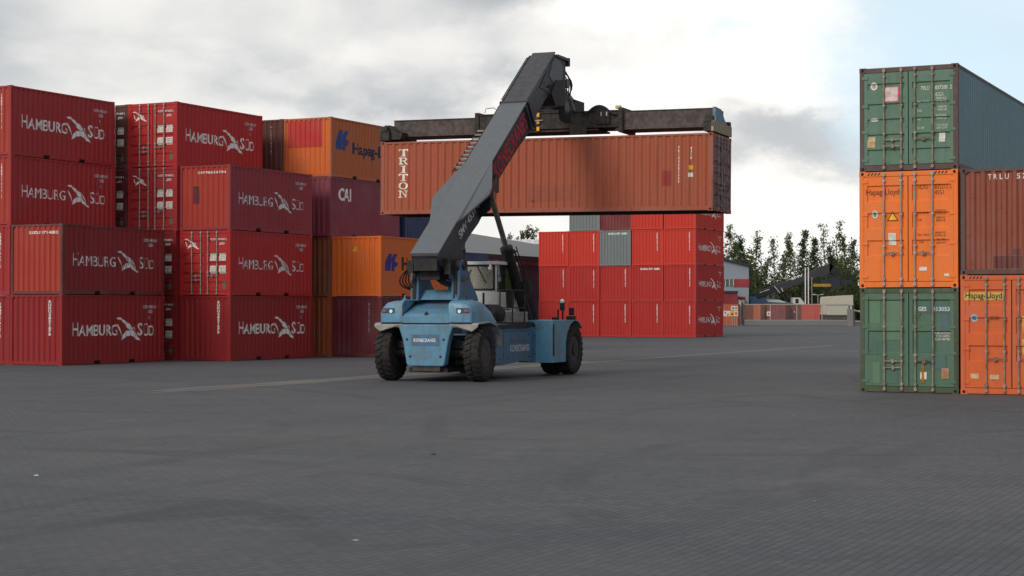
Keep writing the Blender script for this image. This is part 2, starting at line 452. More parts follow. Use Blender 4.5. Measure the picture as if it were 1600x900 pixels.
def nums(v):
    return lambda: {0: lambda: text_bm('SUDU 482561 7', 4.75, 2.08, 5.68, 2.20, .02), 1: lambda: text_bm('22G1', 5.05, 1.90, 5.33, 2.02, .02), 2: lambda: text_bm('TR', 5.10, 1.66, 5.22, 1.78, .01)}[v]()
def hl_logo(x0, z0, w, h):
    raw = [[(0, 0), (0, 35), (10, 78), (28, 100), (54, 100), (43, 70), (37, 35), (35, 0)],
           [(41, 0), (43, 40), (50, 75), (60, 100), (88, 100), (76, 72), (68, 40), (64, 0)],
           [(68, 58), (96, 48), (78, 22), (67, 28)]]
    return poly_bm([[(x0 + a / 100 * w, z0 + b / 100 * h) for a, b in q] for q in raw])

# serif capitals for the leasing company's name
def serif(ch, x, z, w, h):
    st = w * .26; b = h * .12; P = []
    r = lambda a, b_, c, d: P.append([(x + a, z + b_), (x + c, z + b_), (x + c, z + d), (x + a, z + d)])
    m = w / 2
    if ch == 'T':
        r(0, h - b * 1.2, w, h); r(0, h * .72, w * .13, h - b * 1.2); r(w * .87, h * .72, w, h - b * 1.2)
        r(m - st / 2, b, m + st / 2, h - b * 1.2); r(m - st, 0, m + st, b)
    if ch == 'I':
        r(m - st, 0, m + st, b); r(m - st, h - b, m + st, h); r(m - st / 2, b, m + st / 2, h - b)
    if ch == 'N':
        r(w * .14, b, w * .26, h - b); r(0, 0, w * .4, b); r(0, h - b, w * .26, h); r(w * .76, b, w * .86, h - b); r(w * .6, h - b, w, h)
        P.append([(x + w * .26, z + h - b), (x + w * .26, z + h), (x + w * .30, z + h), (x + w * .86, z + b), (x + w * .86, z), (x + w * .74, z)])
    if ch in 'OR':
        cx, cz, rx, rz = (m, h / 2, w * .5, h * .5) if ch == 'O' else (w * .48, h * .74, w * .42, h * .26)
        a0, a1 = (0, 360) if ch == 'O' else (-90, 90)
        n = 18
        for i in range(n):
            t0, t1 = R(a0 + (a1 - a0) * i / n), R(a0 + (a1 - a0) * (i + 1) / n)
            k = .56 if ch == 'O' else .5; kz = .76 if ch == 'O' else .56
            P.append([(x + cx + rx * math.cos(t0), z + cz + rz * math.sin(t0)), (x + cx + rx * math.cos(t1), z + cz + rz * math.sin(t1)),
                      (x + cx + rx * k * math.cos(t1), z + cz + rz * kz * math.sin(t1)), (x + cx + rx * k * math.cos(t0), z + cz + rz * kz * math.sin(t0))])
    if ch == 'R':
        r(w * .12, b, w * .34, h - b); r(0, 0, w * .46, b); r(0, h - b, w * .48, h); r(w * .34, h * .48, w * .48, h * .48 + b)
        P.append([(x + w * .46, z + h * .48), (x + w * .66, z + h * .48), (x + w * .9, z + b), (x + w, z + b), (x + w, z), (x + w * .74, z)])
    return P

# ------------------------------------------------------------------ shipping container
_cm = {}
def cached(key, fn):
    if key not in _cm: _cm[key] = fn()
    return _cm[key]
def m_frame(L, H, door, castings, pockets):
    mb = MB()
    zt = H - .012; zb = .016
    for sx in (-1, 1):
        for (y0, y1) in ((.006, .15), (L - .15, L - .006)):
            mb.box(min(sx * HW * .997, sx * (HW - .11)), max(sx * HW * .997, sx * (HW - .11)), y0, y1, .118, H - .118)
        x0, x1 = sorted((sx * (HW - .003), sx * (HW - .065)))
        mb.box(x0, x1, .15, L - .15, zt - .065, zt)                        # top rail
        segs = [(.15, L - .15)]
        if pockets:
            segs = [(.15, L / 2 - 1.21), (L / 2 - .86, L / 2 + .86), (L / 2 + 1.21, L - .15)]
        for a, b in segs: mb.box(x0, x1, a, b, zb, .155)
        for a, b in zip(segs[:-1], segs[1:]):
            mb.box(x0, x1, a[1], b[0], .135, .155)
    for (y0, y1) in ((.008, .07), (L - .07, L - .008)):
        dd = door and y0 < 1
        mb.box(-HW + .11, HW - .11, y0, y1, H - (.125 if dd else .085), zt)
        mb.box(-HW + .11, HW - .11, y0, y1, zb, .15 if dd else .13)
    mb.mat(1)
    mb.box(-HW + .05, HW - .05, .075, L - .075, .05, .13)                      # floor
    for i in range(int(L / .3)):                                        # cross members
        y = .3 + i * .3
        if y < L - .2: mb.box(-HW + .066, HW - .066, y, y + .04, .022, .049)
    if door: mb.box(-HW + .11, HW - .11, .10, .13, .15, H - .125)       # black seal sheet behind the doors; also paints shade into their gaps
    if not castings:
        mb.mat(0); castings_into(mb, L, H)
    return mb.mesh('frame')
def castings_into(mb, L, H, only=None):
    for sx in (-1, 1):
        for sy in (0, 1):
            for sz in (0, 1):
                x0, x1 = sorted((sx * HW, sx * (HW - .162))); y0, y1 = (0, .178) if sy == 0 else (L - .178, L)
                z0, z1 = (0, .118) if sz == 0 else (H - .118, H)
                mb.box(x0, x1, y0, y1, z0, z1)
def m_casting(sx, sy, sz, L, H):
    mb = MB()
    x0, x1 = sorted((sx * (HW + .001), sx * (HW - .162))); y0, y1 = (-.001, .178) if sy == 0 else (L - .178, L + .001)
    z0, z1 = (0, .118) if sz == 0 else (H - .118, H)
    mb.box(x0, x1, y0, y1, z0, z1)
    mb.mat(1)      # slots as raised dark ovals, the shade of the holes put into colour
    cz = (z0 + z1) / 2; yc = -.0035 if sy == 0 else L + .0035; xc = (x0 + x1) / 2
    oval = [(math.cos(2 * math.pi * k / 12) * .035, math.sin(2 * math.pi * k / 12) * .042) for k in range(12)]
    mb.prism([(xc + a, cz + b) for a, b in oval], 'y', yc - .002, yc + .002)
    xs = sx * (HW + .0035)
    mb.prism([((y0 + y1) / 2 + a * 1.3, cz + b * .8) for a, b in oval], 'x', xs - .002, xs + .002)
    return mb.mesh('corner_casting')
def door_w(z, H, bands):
    for b, hh in bands:
        if b - .03 < z < b + hh + .03:
            if z < b: return -.034 * (z - b + .03) / .03
            if z > b + hh: return -.034 * (b + hh + .03 - z) / .03
            return -.034
    return 0
DOOR_BANDS = {'five': [(.42, .10), (.80, .10), (1.18, .10), (1.56, .10), (2.06, .10)],
              'three': [(.72, .30), (1.32, .30), (1.92, .30)],
              'two': [(1.0, .50), (1.72, .55)], 'four': [(.50, .26), (.98, .26), (1.46, .26), (1.94, .26)]}
def m_door(side, H, style):
    bands = DOOR_BANDS[style]; k = (H - .3) / (2.591 - .3)
    bands = [(b * k, hh * k) for b, hh in bands]
    a, b = (.012, HW - .115); x0, x1 = (a, b) if side > 0 else (-b, -a)
    z0, z1 = .162, H - .135; mb = MB()
    mx = .085
    mb.box(x0, x0 + mx, .012, .09, z0, z1); mb.box(x1 - mx, x1, .012, .09, z0, z1)
    zs = sorted({z0, z1} | {q for bb, hh in bands for q in (bb - .03, bb, bb + hh, bb + hh + .03)})
    vs = []
    for z in zs:
        for x in (x0 + mx, x1 - mx): vs.append((x, .014 - door_w(z, H, bands), z))
    mb.add(vs, [(2 * i, 2 * i + 1, 2 * i + 3, 2 * i + 2) for i in range(len(zs) - 1)])
    xh = x1 if side > 0 else x0     # hinges
    for z in (z0 + .12, z0 + (z1 - z0) * .36, z0 + (z1 - z0) * .64, z1 - .12):
        mb.box(min(xh - side * .10, xh + side * .05), max(xh - side * .10, xh + side * .05), -.006, .0125, z - .035, z + .035)
    return mb.mesh('door')
def m_rod(x, H, hz, hdir):
    mb = MB(); r = .019
    mb.tube([(x, -.035, .05), (x, -.035, H - .03)], r, 8)
    for z in (.06, H - .12):
        mb.box(x - .035, x + .035, -.05, .006, z, z + .07)
    for z in (.22, H - .24, H * .36, H * .63):
        mb.box(x - .038, x + .038, -.052, .01, z - .022, z + .022)
    return mb.mesh('lock_rod')
def m_handle(x, z, d):
    mb = MB()
    mb.box(min(x, x + d * .42), max(x, x + d * .42), -.06, -.045, z - .013, z + .013)
    mb.box(x - .03, x + .03, -.062, -.02, z - .035, z + .035)
    mb.box(x + d * .22 - .03, x + d * .22 + .03, -.07, .012, z - .05, z + .045)
    return mb.mesh('handle')

_im = {}
def islands(nm, me):
    """stickers, plates and patches that are separate pieces become separate meshes"""
    if nm not in ('data_sticker', 'plate', 'paint_patch', 'round_sticker'): return [me]
    if me.name in _im: return _im[me.name]
    par = list(range(len(me.vertices)))
    def find(i):
        while par[i] != i: par[i] = par[par[i]]; i = par[i]
        return i
    for e in me.edges: par[find(e.vertices[0])] = find(e.vertices[1])
    groups = {}
    for p in me.polygons: groups.setdefault(find(p.vertices[0]), []).append(p)
    out = [me]
    if len(groups) > 1:
        out = []
        for ps in groups.values():
            idx = sorted({v for p in ps for v in p.vertices}); mp = {v: i for i, v in enumerate(idx)}
            nme = bpy.data.meshes.new(nm); nme.from_pydata([tuple(me.vertices[v].co) for v in idx], [], [[mp[v] for v in p.vertices] for p in ps]); nme.update(); out.append(nme)
    _im[me.name] = out; return out

def container(label, pos, paintm, L=6.058, H=2.591, front='corr', rz=-T, group=None, style='five', near=False,
              side=None, fr=None, frame_mat=None, tilt=None, rods=None, left=None, front_mat=None, left_mat=None):
    root = empty('shipping_container', pos, rz, label, 'shipping container', group)
    if tilt: root.rotation_euler = tilt
    door = front == 'door'; fm = frame_mat or paintm
    fo = link('frame', cached(('f', L, H, door, near), lambda: m_frame(L, H, door, near, L < 7)), [fm, DARK], root)
    if near:
        for sx in (-1, 1):
            for sy in (0, 1):
                for sz in (0, 1):
                    link('corner_casting', cached(('cc', sx, sy, sz, L, H), lambda: m_casting(sx, sy, sz, L, H)), [fm, DARK], root)
    s_r = link('side_panel', cached(('sr', L, H), lambda: sheet(.15, L - .15, .155, H - .077, SP, pl_side).mesh('side_panel', False)), paintm, root)
    pll = pl_left(L)
    s_l = link('side_panel', cached(('sl', L, H), lambda: sheet(.15, L - .15, .155, H - .077, SP, lambda u, w, z: (-HW + SIDE_IN - w, u, z)).mesh('side_panel', False)), left_mat or paintm, root)
    link('end_panel', cached(('eb', L, H), lambda: sheet(.11, W - .11, .13, H - .085, EP, lambda u, w, z: (u - HW, L - .012 + w, z)).mesh('end_panel', False)), paintm, root)
    link('roof', cached(('rf', L), lambda: MB().box(-HW + .065, HW - .065, .07, L - .07, -.05, -.035).mesh('roof')), paintm, root).location.z = H
    pf = front_mat or paintm
    if door:
        ds = []
        for sd in (-1, 1):
            d = link('door', cached(('d', sd, H, style), lambda: m_door(sd, H, style)), pf, root); ds.append(d)
            for x in (.17 * sd, .60 * sd):
                link('lock_rod', cached(('lr', x, H), lambda: m_rod(x, H, .8, 1)), rods or GALV, d)
            hz = .78 if H < 2.7 else .86
            for x, dd, zz in ((.17 * sd, sd, hz), (.60 * sd, -sd, hz - .16 if sd < 0 and style != 'three' else hz)):
                link('handle', cached(('hd', x, dd, zz), lambda: m_handle(x, zz, dd)), rods or GALV, d)
        host = ds
    else:
        e = link('end_panel', cached(('ef', H), lambda: sheet(.11, W - .11, .13, H - .085, EP, pl_front).mesh('end_panel', False)), pf, root)
        host = [e, e]
    for nm, me, mt in (side or []):
        for m_ in islands(nm, me): link(nm, m_, mt, s_r)
    for nm, me, mt in (left or []):
        for m_ in islands(nm, me): link(nm, m_, mt, s_l)
    for nm, me, mt, *h in (fr or []):
        for m_ in islands(nm, me): link(nm, m_, mt, host[h[0] if h else 0])
    return root

# ------------------------------------------------------------------ paints
RED_A = paint('red_paint', (.41, .019, .020), .40, .40, fade=(.40, .030, .032))
RED_B = paint('faded_red_paint', (.34, .022, .026), .50, .45, fade=(.33, .038, .042))
RED_C = paint('dull_red_paint', (.225, .014, .018), .5, .45, fade=(.22, .024, .028))
RED_L = paint('shaded_red_paint', (.265, .013, .015), .40, .45, fade=(.26, .022, .024))  # bottom-level stacks: their shade is put into a darker red
RED_W = paint('wine_paint', (.29, .030, .040), .5, .45, fade=(.25, .045, .062))
RED_E = paint('sunlit_end_red_paint', (.38, .038, .024), .4, .4, fade=(.38, .06, .04))  # end panels only: warm sunlight put into the red
FAR_R = paint('sunlit_far_red_paint', (.56, .032, .018), .3, .35, fade=(.52, .045, .03))  # upper far rows: sunlight put into a brighter red
FAR_D = paint('shaded_far_red_paint', (.43, .022, .018), .35, .4, fade=(.42, .035, .028))  # lower far rows: same red with the shade put into it
WINE_F = paint('dark_wine_paint', (.17, .018, .022), .2, .2)
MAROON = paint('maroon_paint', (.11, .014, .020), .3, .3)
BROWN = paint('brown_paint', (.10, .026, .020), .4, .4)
PLUM = paint('plum_paint', (.21, .034, .058), .3, .35)
ORNG = paint('orange_paint', (.66, .135, .014), .12, .2)
ORNG2 = paint('bright_orange_paint', (.84, .185, .022), .18, .25)
ORNG3 = paint('red_orange_paint', (.62, .115, .026), .35, .4)
ORNG_B = paint('weathered_orange_paint', (.44, .115, .035), .5, .5)
BRORG = paint('brown_orange_paint', (.30, .065, .018), .5, .4)
GREYC = paint('grey_paint', (.17, .20, .21), .35, .35)
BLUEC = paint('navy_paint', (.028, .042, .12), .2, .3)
GREENT = paint('green_paint', (.105, .20, .145), .42, .45, dirt=.5)
TEAL = paint('blue_grey_paint', (.15, .26, .29), .15, .3, fade=(.17, .27, .31))
GREENB = paint('old_green_paint', (.075, .155, .105), .5, .55, dirt=.6)
RUSTF = paint('rusty_frame_paint', (.10, .055, .05), .7, .5, dirt=.8)
GRNF = paint('mossy_frame_paint', (.06, .085, .045), .75, .6, dirt=.9)
TRIT = paint('brick_paint', (.36, .082, .038), .35, .45, fade=(.34, .098, .055))
TRITD = paint('dark_brown_door_paint', (.17, .085, .095), .45, .5, dirt=.8)
TRLR = paint('brick_brown_paint', (.25, .062, .036), .6, .55)

# ------------------------------------------------------------------ lettering shared by many containers
def vtext(s, u0, z0, z1, w=.085, bold=.03): return lambda: text_bm(s, u0, z0, u0 + w, z1, bold, True, .95)
NUM3 = [('serial_lettering', side_decal('num0', nums(0)), PALE), ('size_code', side_decal('num1', nums(1)), PALE), ('small_mark', side_decal('num2', nums(2)), PALE)]
HSA = [('lettering', side_decal('hs_a', hs_side('a')), WORN_A)] + NUM3
HSB = [('lettering', side_decal('hs_b', hs_side('b')), WORN_A)] + NUM3
HSC = [('lettering', side_decal('hs_b', hs_side('b')), WORN_B)] + NUM3[:2]
VT = [('serial_lettering', end_decal('vt', vtext('SUDU4821673', 1.80, 1.08, 2.38, .10, .075)), WHITE)]
VT2 = [('serial_lettering', end_decal('vt2', vtext('SUDU3704512', 1.92, 1.0, 2.30, .10, .075)), WHITE)]
VTP = [('serial_lettering', end_decal('vtp', vtext('HLXU2184763', 1.80, 1.05, 2.3, .06, .0)), PALE)]
HT = [('serial_lettering', end_decal('ht', lambda: text_bm('SUDU 371 4582', .85, 2.22, 2.2, 2.33, .03)), WHITE)]
VBAR = [('serial_lettering', end_decal('vbar', vtext('SUDU4821673', 1.90, 1.05, 2.36, .10, .08)), WHITE)]
def door_decal(key, bmf, H, style):
    if key not in _dm:
        k = (H - .3) / (2.591 - .3); bands = [(b * k, hh * k) for b, hh in DOOR_BANDS[style]]
        br = [q for b, hh in bands for q in (b - .03, b, b + hh, b + hh + .03)]
        e0, e1, c0, c1 = .115 + .085, W - .115 - .085, HW - .097, HW + .097
        def f2(u, z): return 0 if (u < e0 or u > e1 or c0 < u < c1) else door_w(z, H, bands)
        xc = [q + d for q in (e0, e1, c0, c1) for d in (-.0015, .0015)]
        _dm[key] = drape(bmf(), key, br, None, pl_front, .008, 1, xc, f2)
    return _dm[key]
def rects(*rs): return lambda: poly_bm([[(a, b), (c, b), (c, d), (a, d)] for a, b, c, d in rs])
def disc(cx, cz, rx, rz, n=20): return lambda: poly_bm([[(cx + rx * math.cos(2 * math.pi * i / n), cz + rz * math.sin(2 * math.pi * i / n)) for i in range(n)]])
H0 = 2.591
HSD = [('emblem', door_decal('hd1', lambda: bird(.24, 1.84, .95, 2.27), H0, 'five'), WHITE, 0),
       ('serial_lettering', door_decal('hd2', lambda: text_bm('SUDU 371458 2', 1.50, 2.17, 2.26, 2.27, .02), H0, 'five'), WHITE, 1),
       ('size_code', door_decal('hd2b', lambda: text_bm('22G1', 1.9, 2.01, 2.14, 2.11, .02), H0, 'five'), WHITE, 1),
       ('data_sticker', door_decal('hd3', rects((1.47, 1.38, 1.78, 1.68), (1.90, 1.38, 2.22, 1.68), (1.47, .88, 1.78, 1.18), (1.90, .88, 2.22, 1.18)), H0, 'five'), STICK, 1),
       ('data_print', door_decal('hd5', lambda: merge(*[text_bm('TARE 2230', x0, z, x0 + .24, z + .035, .02) for x0 in (1.50, 1.94) for z in (1.60, 1.52, 1.44, 1.10, 1.02, .94)]), H0, 'five'), BLACKP, 1),
       ('plate', door_decal('hd4', rects((2.06, .26, 2.22, .58),), H0, 'five'), plain('tarnished_plate', (.16, .15, .10), .5, .3), 1)]

# ------------------------------------------------------------------ the big stacks on the left
GL = 'container stacks on the left of the yard'; GR_ = 'container stack on the right'
def put(label, p, q, lvl, mat, **k):
    z = k.pop('z', lvl * H0)
    g_ = k.pop('group', GL); j = .4 if g_ == GR_ else 1.0
    o = container(label, XY(p - HW + rnd.uniform(-.018, .018) * j, q + rnd.uniform(-.03, .03) * j, z), mat, group=g_, **k)
    o.rotation_euler.z += R(rnd.uniform(-.28, .28)) * j
    return o
# nearest row: two high, its outer neighbour four high
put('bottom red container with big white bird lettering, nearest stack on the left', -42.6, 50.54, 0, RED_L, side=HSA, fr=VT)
put('red container with worn white bird lettering, upper one of the nearest two-high stack', -42.6, 50.54, 1, RED_C, side=HSC, front_mat=RED_E, fr=HT, frame_mat=paint('brown_frame_paint', (.13, .025, .024), .5, .4))
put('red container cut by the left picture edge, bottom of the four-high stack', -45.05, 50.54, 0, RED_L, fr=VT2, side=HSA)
put('red container cut by the left picture edge, second from the ground', -45.05, 50.54, 1, RED_B, fr=VT2, side=HSB)
put('red container with thin white serif lettering, third up in the leftmost stack', -45.05, 50.54, 2, RED_B, side=HSB, fr=VT2, front_mat=RED_E)
put('red container with large white bird lettering on top of the leftmost stack', -45.05, 50.54, 3, RED_B, side=HSA, fr=VT2, front_mat=RED_E)
# second row
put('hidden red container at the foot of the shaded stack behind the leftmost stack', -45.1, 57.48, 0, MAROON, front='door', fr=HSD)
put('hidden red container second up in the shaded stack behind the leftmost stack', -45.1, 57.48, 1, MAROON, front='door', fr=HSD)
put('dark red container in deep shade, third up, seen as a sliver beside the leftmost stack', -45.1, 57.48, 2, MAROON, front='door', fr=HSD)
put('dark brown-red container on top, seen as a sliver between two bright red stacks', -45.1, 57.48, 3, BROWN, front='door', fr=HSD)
put('ground level red container door, a dark sliver between the two big stacks', -42.65, 57.45, 0, RED_C, front='door', fr=HSD)
put('second level red container door, a dark sliver between the two big stacks', -42.65, 57.45, 1, RED_C, front='door', fr=HSD)
put('red container with shaded lock rods, third up beneath the bright red top one', -42.65, 57.45, 2, RED_B, front='door', fr=HSD)
put('bright red container with doors, stickers and bird-lettered side, top of its stack', -42.65, 57.45, 3, RED_A, front='door', fr=HSD, side=HSA)
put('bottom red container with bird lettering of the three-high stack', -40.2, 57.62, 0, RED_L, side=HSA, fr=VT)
put('middle red container with doors and white stickers in the three-high stack', -40.2, 57.62, 1, RED_A, front='door', fr=HSD, side=HSC)
patch = [('paint_patch', end_decal('darkpatch', lambda: poly_bm([[(.62, 1.05), (.72, 1.12), (.80, 1.03), (.93, 1.10), (.92, 1.75), (.64, 1.78)]])), MAROON)]
put('wine red container with a dark square on its end, top of the three-high stack', -40.2, 57.62, 2, RED_W, side=HSC, front_mat=RED_E,
    fr=[('serial_lettering', end_decal('ht2', lambda: text_bm('2 47 98 65 67 84', .85, 2.25, 2.2, 2.35, .03)), WHITE)] + patch)
# third row
for l in range(3):
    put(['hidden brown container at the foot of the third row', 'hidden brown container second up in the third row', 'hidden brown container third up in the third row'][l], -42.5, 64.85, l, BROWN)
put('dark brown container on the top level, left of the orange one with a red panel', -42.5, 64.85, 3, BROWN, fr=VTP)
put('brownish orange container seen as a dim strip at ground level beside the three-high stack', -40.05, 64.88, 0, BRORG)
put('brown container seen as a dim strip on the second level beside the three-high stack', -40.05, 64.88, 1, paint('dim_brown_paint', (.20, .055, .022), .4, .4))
cai = [('lettering', side_decal('cai', lambda: merge(text_bm('CAI', .72, 1.58, 1.75, 2.15, .03))), WHITE)]
put('plum coloured container with white CAI lettering, third level', -40.05, 64.88, 2, PLUM, side=cai, fr=[('serial_lettering', end_decal('vt3', vtext('CAXU6127', 1.70, 1.0, 2.35, .06, .0)), PALE)])
hlside = [('emblem', side_decal('hlm', lambda: hl_logo(.45, 1.22, 1.15, .86)), plain('logo_blue', (.03, .06, .24), .6)),
          ('lettering', side_decal('hlt', lambda: text_bm('Hapag-Lloyd', 1.85, .96, 5.80, 1.62, .03)), plain('dark_navy_lettering', (.02, .022, .05), .6))]
hlside2 = [('emblem', side_decal('hlm2', lambda: hl_logo(.42, 1.10, 1.15, .74)), plain('logo_violet', (.035, .03, .22), .6)),
           ('lettering', side_decal('hlt2', lambda: text_bm('Hapag-Lloyd', 1.85, .98, 5.75, 1.72, .035)), BLACKP)]
put('weathered orange container with a red panel on its end and blue ship-line emblem, top level', -40.05, 64.88, 3, ORNG_B, side=hlside, front_mat=ORNG,
    fr=[('paint_patch', end_decal('redpatch', rects((.18, 1.30, 1.95, 2.47))), paint('fresh_red_patch', (.50, .035, .025), .1, .15))])
put('dark maroon container with thin column of characters, at ground level under the orange one', -37.6, 65.01, 0, paint('deep_maroon_paint', (.125, .014, .022), .2, .2), fr=VTP)
put('clean orange container with a small yellow warning triangle, second level behind the reach stacker', -37.6, 65.01, 1, ORNG, side=hlside2,
    fr=[('warning_sticker', end_decal('tri', lambda: poly_bm([[(1.02, 1.95), (1.28, 1.95), (1.15, 2.18)]])), YELL),
        ('serial_lettering', end_decal('vt4', vtext('HLXU1184763', 1.94, 1.0, 2.40, .06, .0)), BROWNP)])
# fourth row
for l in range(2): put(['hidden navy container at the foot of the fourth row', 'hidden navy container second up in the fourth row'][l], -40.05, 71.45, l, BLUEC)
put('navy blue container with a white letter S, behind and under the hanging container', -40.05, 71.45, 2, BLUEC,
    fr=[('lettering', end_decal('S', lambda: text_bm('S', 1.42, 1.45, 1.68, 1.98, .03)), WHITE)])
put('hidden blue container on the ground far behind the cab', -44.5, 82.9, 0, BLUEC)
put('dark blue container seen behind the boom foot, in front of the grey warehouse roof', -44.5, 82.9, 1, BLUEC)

# ------------------------------------------------------------------ far stack
GF = 'containers of the far red stack'
pos_w = ['leftmost', 'second from the left', 'middle', 'fourth from the left', 'rightmost']
lv_w = ['bottom', 'second', 'third', 'top']
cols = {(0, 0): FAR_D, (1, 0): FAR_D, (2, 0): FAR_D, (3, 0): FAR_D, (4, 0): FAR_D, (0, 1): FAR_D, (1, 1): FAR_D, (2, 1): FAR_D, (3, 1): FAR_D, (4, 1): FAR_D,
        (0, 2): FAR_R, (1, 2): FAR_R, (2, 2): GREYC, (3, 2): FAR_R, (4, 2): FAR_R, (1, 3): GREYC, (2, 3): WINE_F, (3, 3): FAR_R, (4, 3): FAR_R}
cn = {FAR_D: 'red', FAR_R: 'bright red', GREYC: 'pale grey', WINE_F: 'dark wine red'}
FHT = [('serial_lettering', end_decal('fht', lambda: text_bm('SUDU 371 4582', .65, 2.26, 2.15, 2.40, .06)), WHITE)]
VBAR2 = [('serial_lettering', end_decal('vbar2', vtext('SUDU4821673', 1.92, .98, 2.28, .10, .08)), WHITE)]
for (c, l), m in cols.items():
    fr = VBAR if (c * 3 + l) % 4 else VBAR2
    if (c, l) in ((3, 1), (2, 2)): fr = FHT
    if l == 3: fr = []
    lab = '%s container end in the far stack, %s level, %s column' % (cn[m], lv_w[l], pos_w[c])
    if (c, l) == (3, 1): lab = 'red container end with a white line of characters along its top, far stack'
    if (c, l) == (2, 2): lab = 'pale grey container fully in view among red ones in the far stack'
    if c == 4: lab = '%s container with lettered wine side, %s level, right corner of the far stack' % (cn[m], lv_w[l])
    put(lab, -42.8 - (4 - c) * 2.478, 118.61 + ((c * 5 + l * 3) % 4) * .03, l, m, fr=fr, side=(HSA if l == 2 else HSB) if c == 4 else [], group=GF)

# ------------------------------------------------------------------ right stack, close by
GR = 'container stack on the right'
HC = 2.896
def dd(name, key, bmf, mat, side, H, style): return (name, door_decal(key, bmf, H, style), mat, side)
pz = (-8.88, 43.36)
# bottom green
st = 'two'
patches = [((.24, 1.72, .50, 2.30), (.12, .25, .13)), ((.62, 1.30, 1.02, 2.28), (.13, .23, .15)), ((.14, .95, .58, 1.28), (.045, .13, .115)), ((.62, .22, .95, .62), (.05, .13, .11)),
           ((1.42, 1.98, 2.2, 2.24), (.055, .13, .14)), ((1.98, 1.50, 2.24, 1.97), (.06, .11, .17)), ((1.46, 1.00, 1.78, 1.46), (.045, .14, .115)),
           ((.32, .22, .50, .75), (.11, .21, .12)), ((1.85, .60, 2.15, .95), (.075, .13, .15)), ((1.42, .60, 1.75, .80), (.055, .125, .115))]
gfr = [dd('paint_patch', 'gp%d' % i, rects(r), paint('green_touch_up_%s' % 'abcdefghij'[i], tuple(.55 * a + .45 * b for a, b in zip(c, (.075, .155, .105))), .45, .5), 0 if r[0] < 1.2 else 1, H0, st) for i, (r, c) in enumerate(patches)]
def lift_mesh(me, d):
    for v in me.vertices: v.co.y -= d
    return me
def lifted(t, d): return (t[0], lift_mesh(t[1], d), *t[2:])
gfr += [lifted(dd('serial_lettering', 'gn1', lambda: merge(text_bm('GES', 1.45, 2.02, 1.65, 2.12, .02), text_bm('413053', 1.80, 2.02, 2.22, 2.12, .02)), STICK, 1, H0, st), .003),
        lifted(dd('data_print', 'gn2', lambda: merge(text_bm('FUMIGATIONS', 1.85, 1.45, 2.24, 1.50, .01), text_bm('TOTAL WIDTH', 1.88, 1.375, 2.22, 1.43, .01), text_bm('CUBE METRES', 1.86, 1.30, 2.24, 1.355, .01)), STICK, 1, H0, st), .003),
        lifted(dd('plate', 'gn3', rects((1.50, .34, 1.66, .52)), STICK, 1, H0, st), .004), lifted(dd('rust_streak', 'gn4', rects((1.535, .24, 1.60, .70)), plain('rust_orange', (.36, .13, .02), .9), 1, H0, st), .006),
        lifted(dd('data_sticker', 'gn5', rects((2.02, .36, 2.20, .62)), plain('faded_tan_sticker', (.34, .19, .11), .7), 1, H0, st), .004)]
put('old green container with patchy touched-up paint, on the ground at the right', *pz, 0, GREENB, L=12.192, front='door', near=True, style=st, fr=gfr, frame_mat=GRNF, group=GR, rods=RODR)
# middle orange, high cube
so = 'three'
ofr = [dd('lettering', 'o1', lambda: text_bm('Hapag-Lloyd', .17, 2.27, .99, 2.46, .006), BROWNP, 0, HC, so),
       dd('serial_lettering', 'o2', lambda: merge(text_bm('HLXU', 1.46, 2.43, 1.70, 2.54, .0), text_bm('835212', 1.87, 2.43, 2.19, 2.54, .0), text_bm('2', 2.235, 2.43, 2.285, 2.54, .0)), BROWNP, 1, HC, so), dd('size_code', 'o2c', lambda: text_bm('45G1', 1.87, 2.29, 2.09, 2.40, .0), BROWNP, 1, HC, so),
       dd('round_sticker', 'o3', disc(.39, 1.83, .075, .10), STICK, 0, HC, so), 
       lifted(dd('sticker_print', 'o3b', disc(.39, 1.83, .04, .065), plain('grey_green_print', (.16, .24, .20), .6), 0, HC, so), .002),
       dd('warning_sticker', 'o4', lambda: poly_bm([[(.68, 1.66), (.98, 1.66), (.83, 1.90)]]), BROWNP, 0, HC, so),
       lifted(dd('warning_print', 'o4b', lambda: poly_bm([[(.725, 1.685), (.935, 1.685), (.83, 1.855)]]), YELL, 0, HC, so), .002),
       dd('data_sticker', 'o5', rects((.73, 1.06, .92, 1.36)), STICK, 0, HC, so),
       dd('data_print', 'o6', lambda: merge(*[text_bm(t, u, z, u + w_, z + .05, .0) for t, u, z, w_ in
          (('MAX. GROSS', 1.44, 1.82, .27), ('TARE', 1.44, 1.65, .11), ('MAX. CARGO', 1.46, 1.28, .28), ('CUBE', 1.48, 1.10, .11),
           ('32500 KG', 1.88, 1.87, .26), ('71650 LB', 1.88, 1.80, .26), ('3900 KG', 1.90, 1.70, .22), ('8600 LB', 1.90, 1.63, .22),
           ('28600 KG', 1.88, 1.33, .26), ('63050 LB', 1.88, 1.26, .26), ('76.3 M3', 1.92, 1.16, .2), ('2694 FT3', 1.90, 1.08, .24))]), BROWNP, 1, HC, so),
       dd('plate', 'o7', rects((1.49, .42, 1.68, .51), (2.10, .28, 2.22, .345)), STICK, 1, HC, so)]
omid = put('bright orange high container with clean doors and a yellow warning triangle, between two green ones', *pz, 1, ORNG2, L=12.192, H=HC, front='door', near=True, style=so, fr=ofr, group=GR)
def hazard(parent, H, u_list):
    for u0, u1 in u_list:
        mb = MB()
        n = int((u1 - u0) / .085)
        for i in range(n):
            u = u0 + i * .085
            mb.add([(u - HW, .0055, H - .10), (u + .04 - HW, .0055, H - .10), (u + .08 - HW, .0055, H - .035), (u + .04 - HW, .0055, H - .035)], [(0, 1, 2, 3)])
        link('hazard_stripes', mb.mesh('hazard_stripes', False), BLACKP, parent)
hazard(omid, HC, [(.2, .55), (1.86, 2.22)])
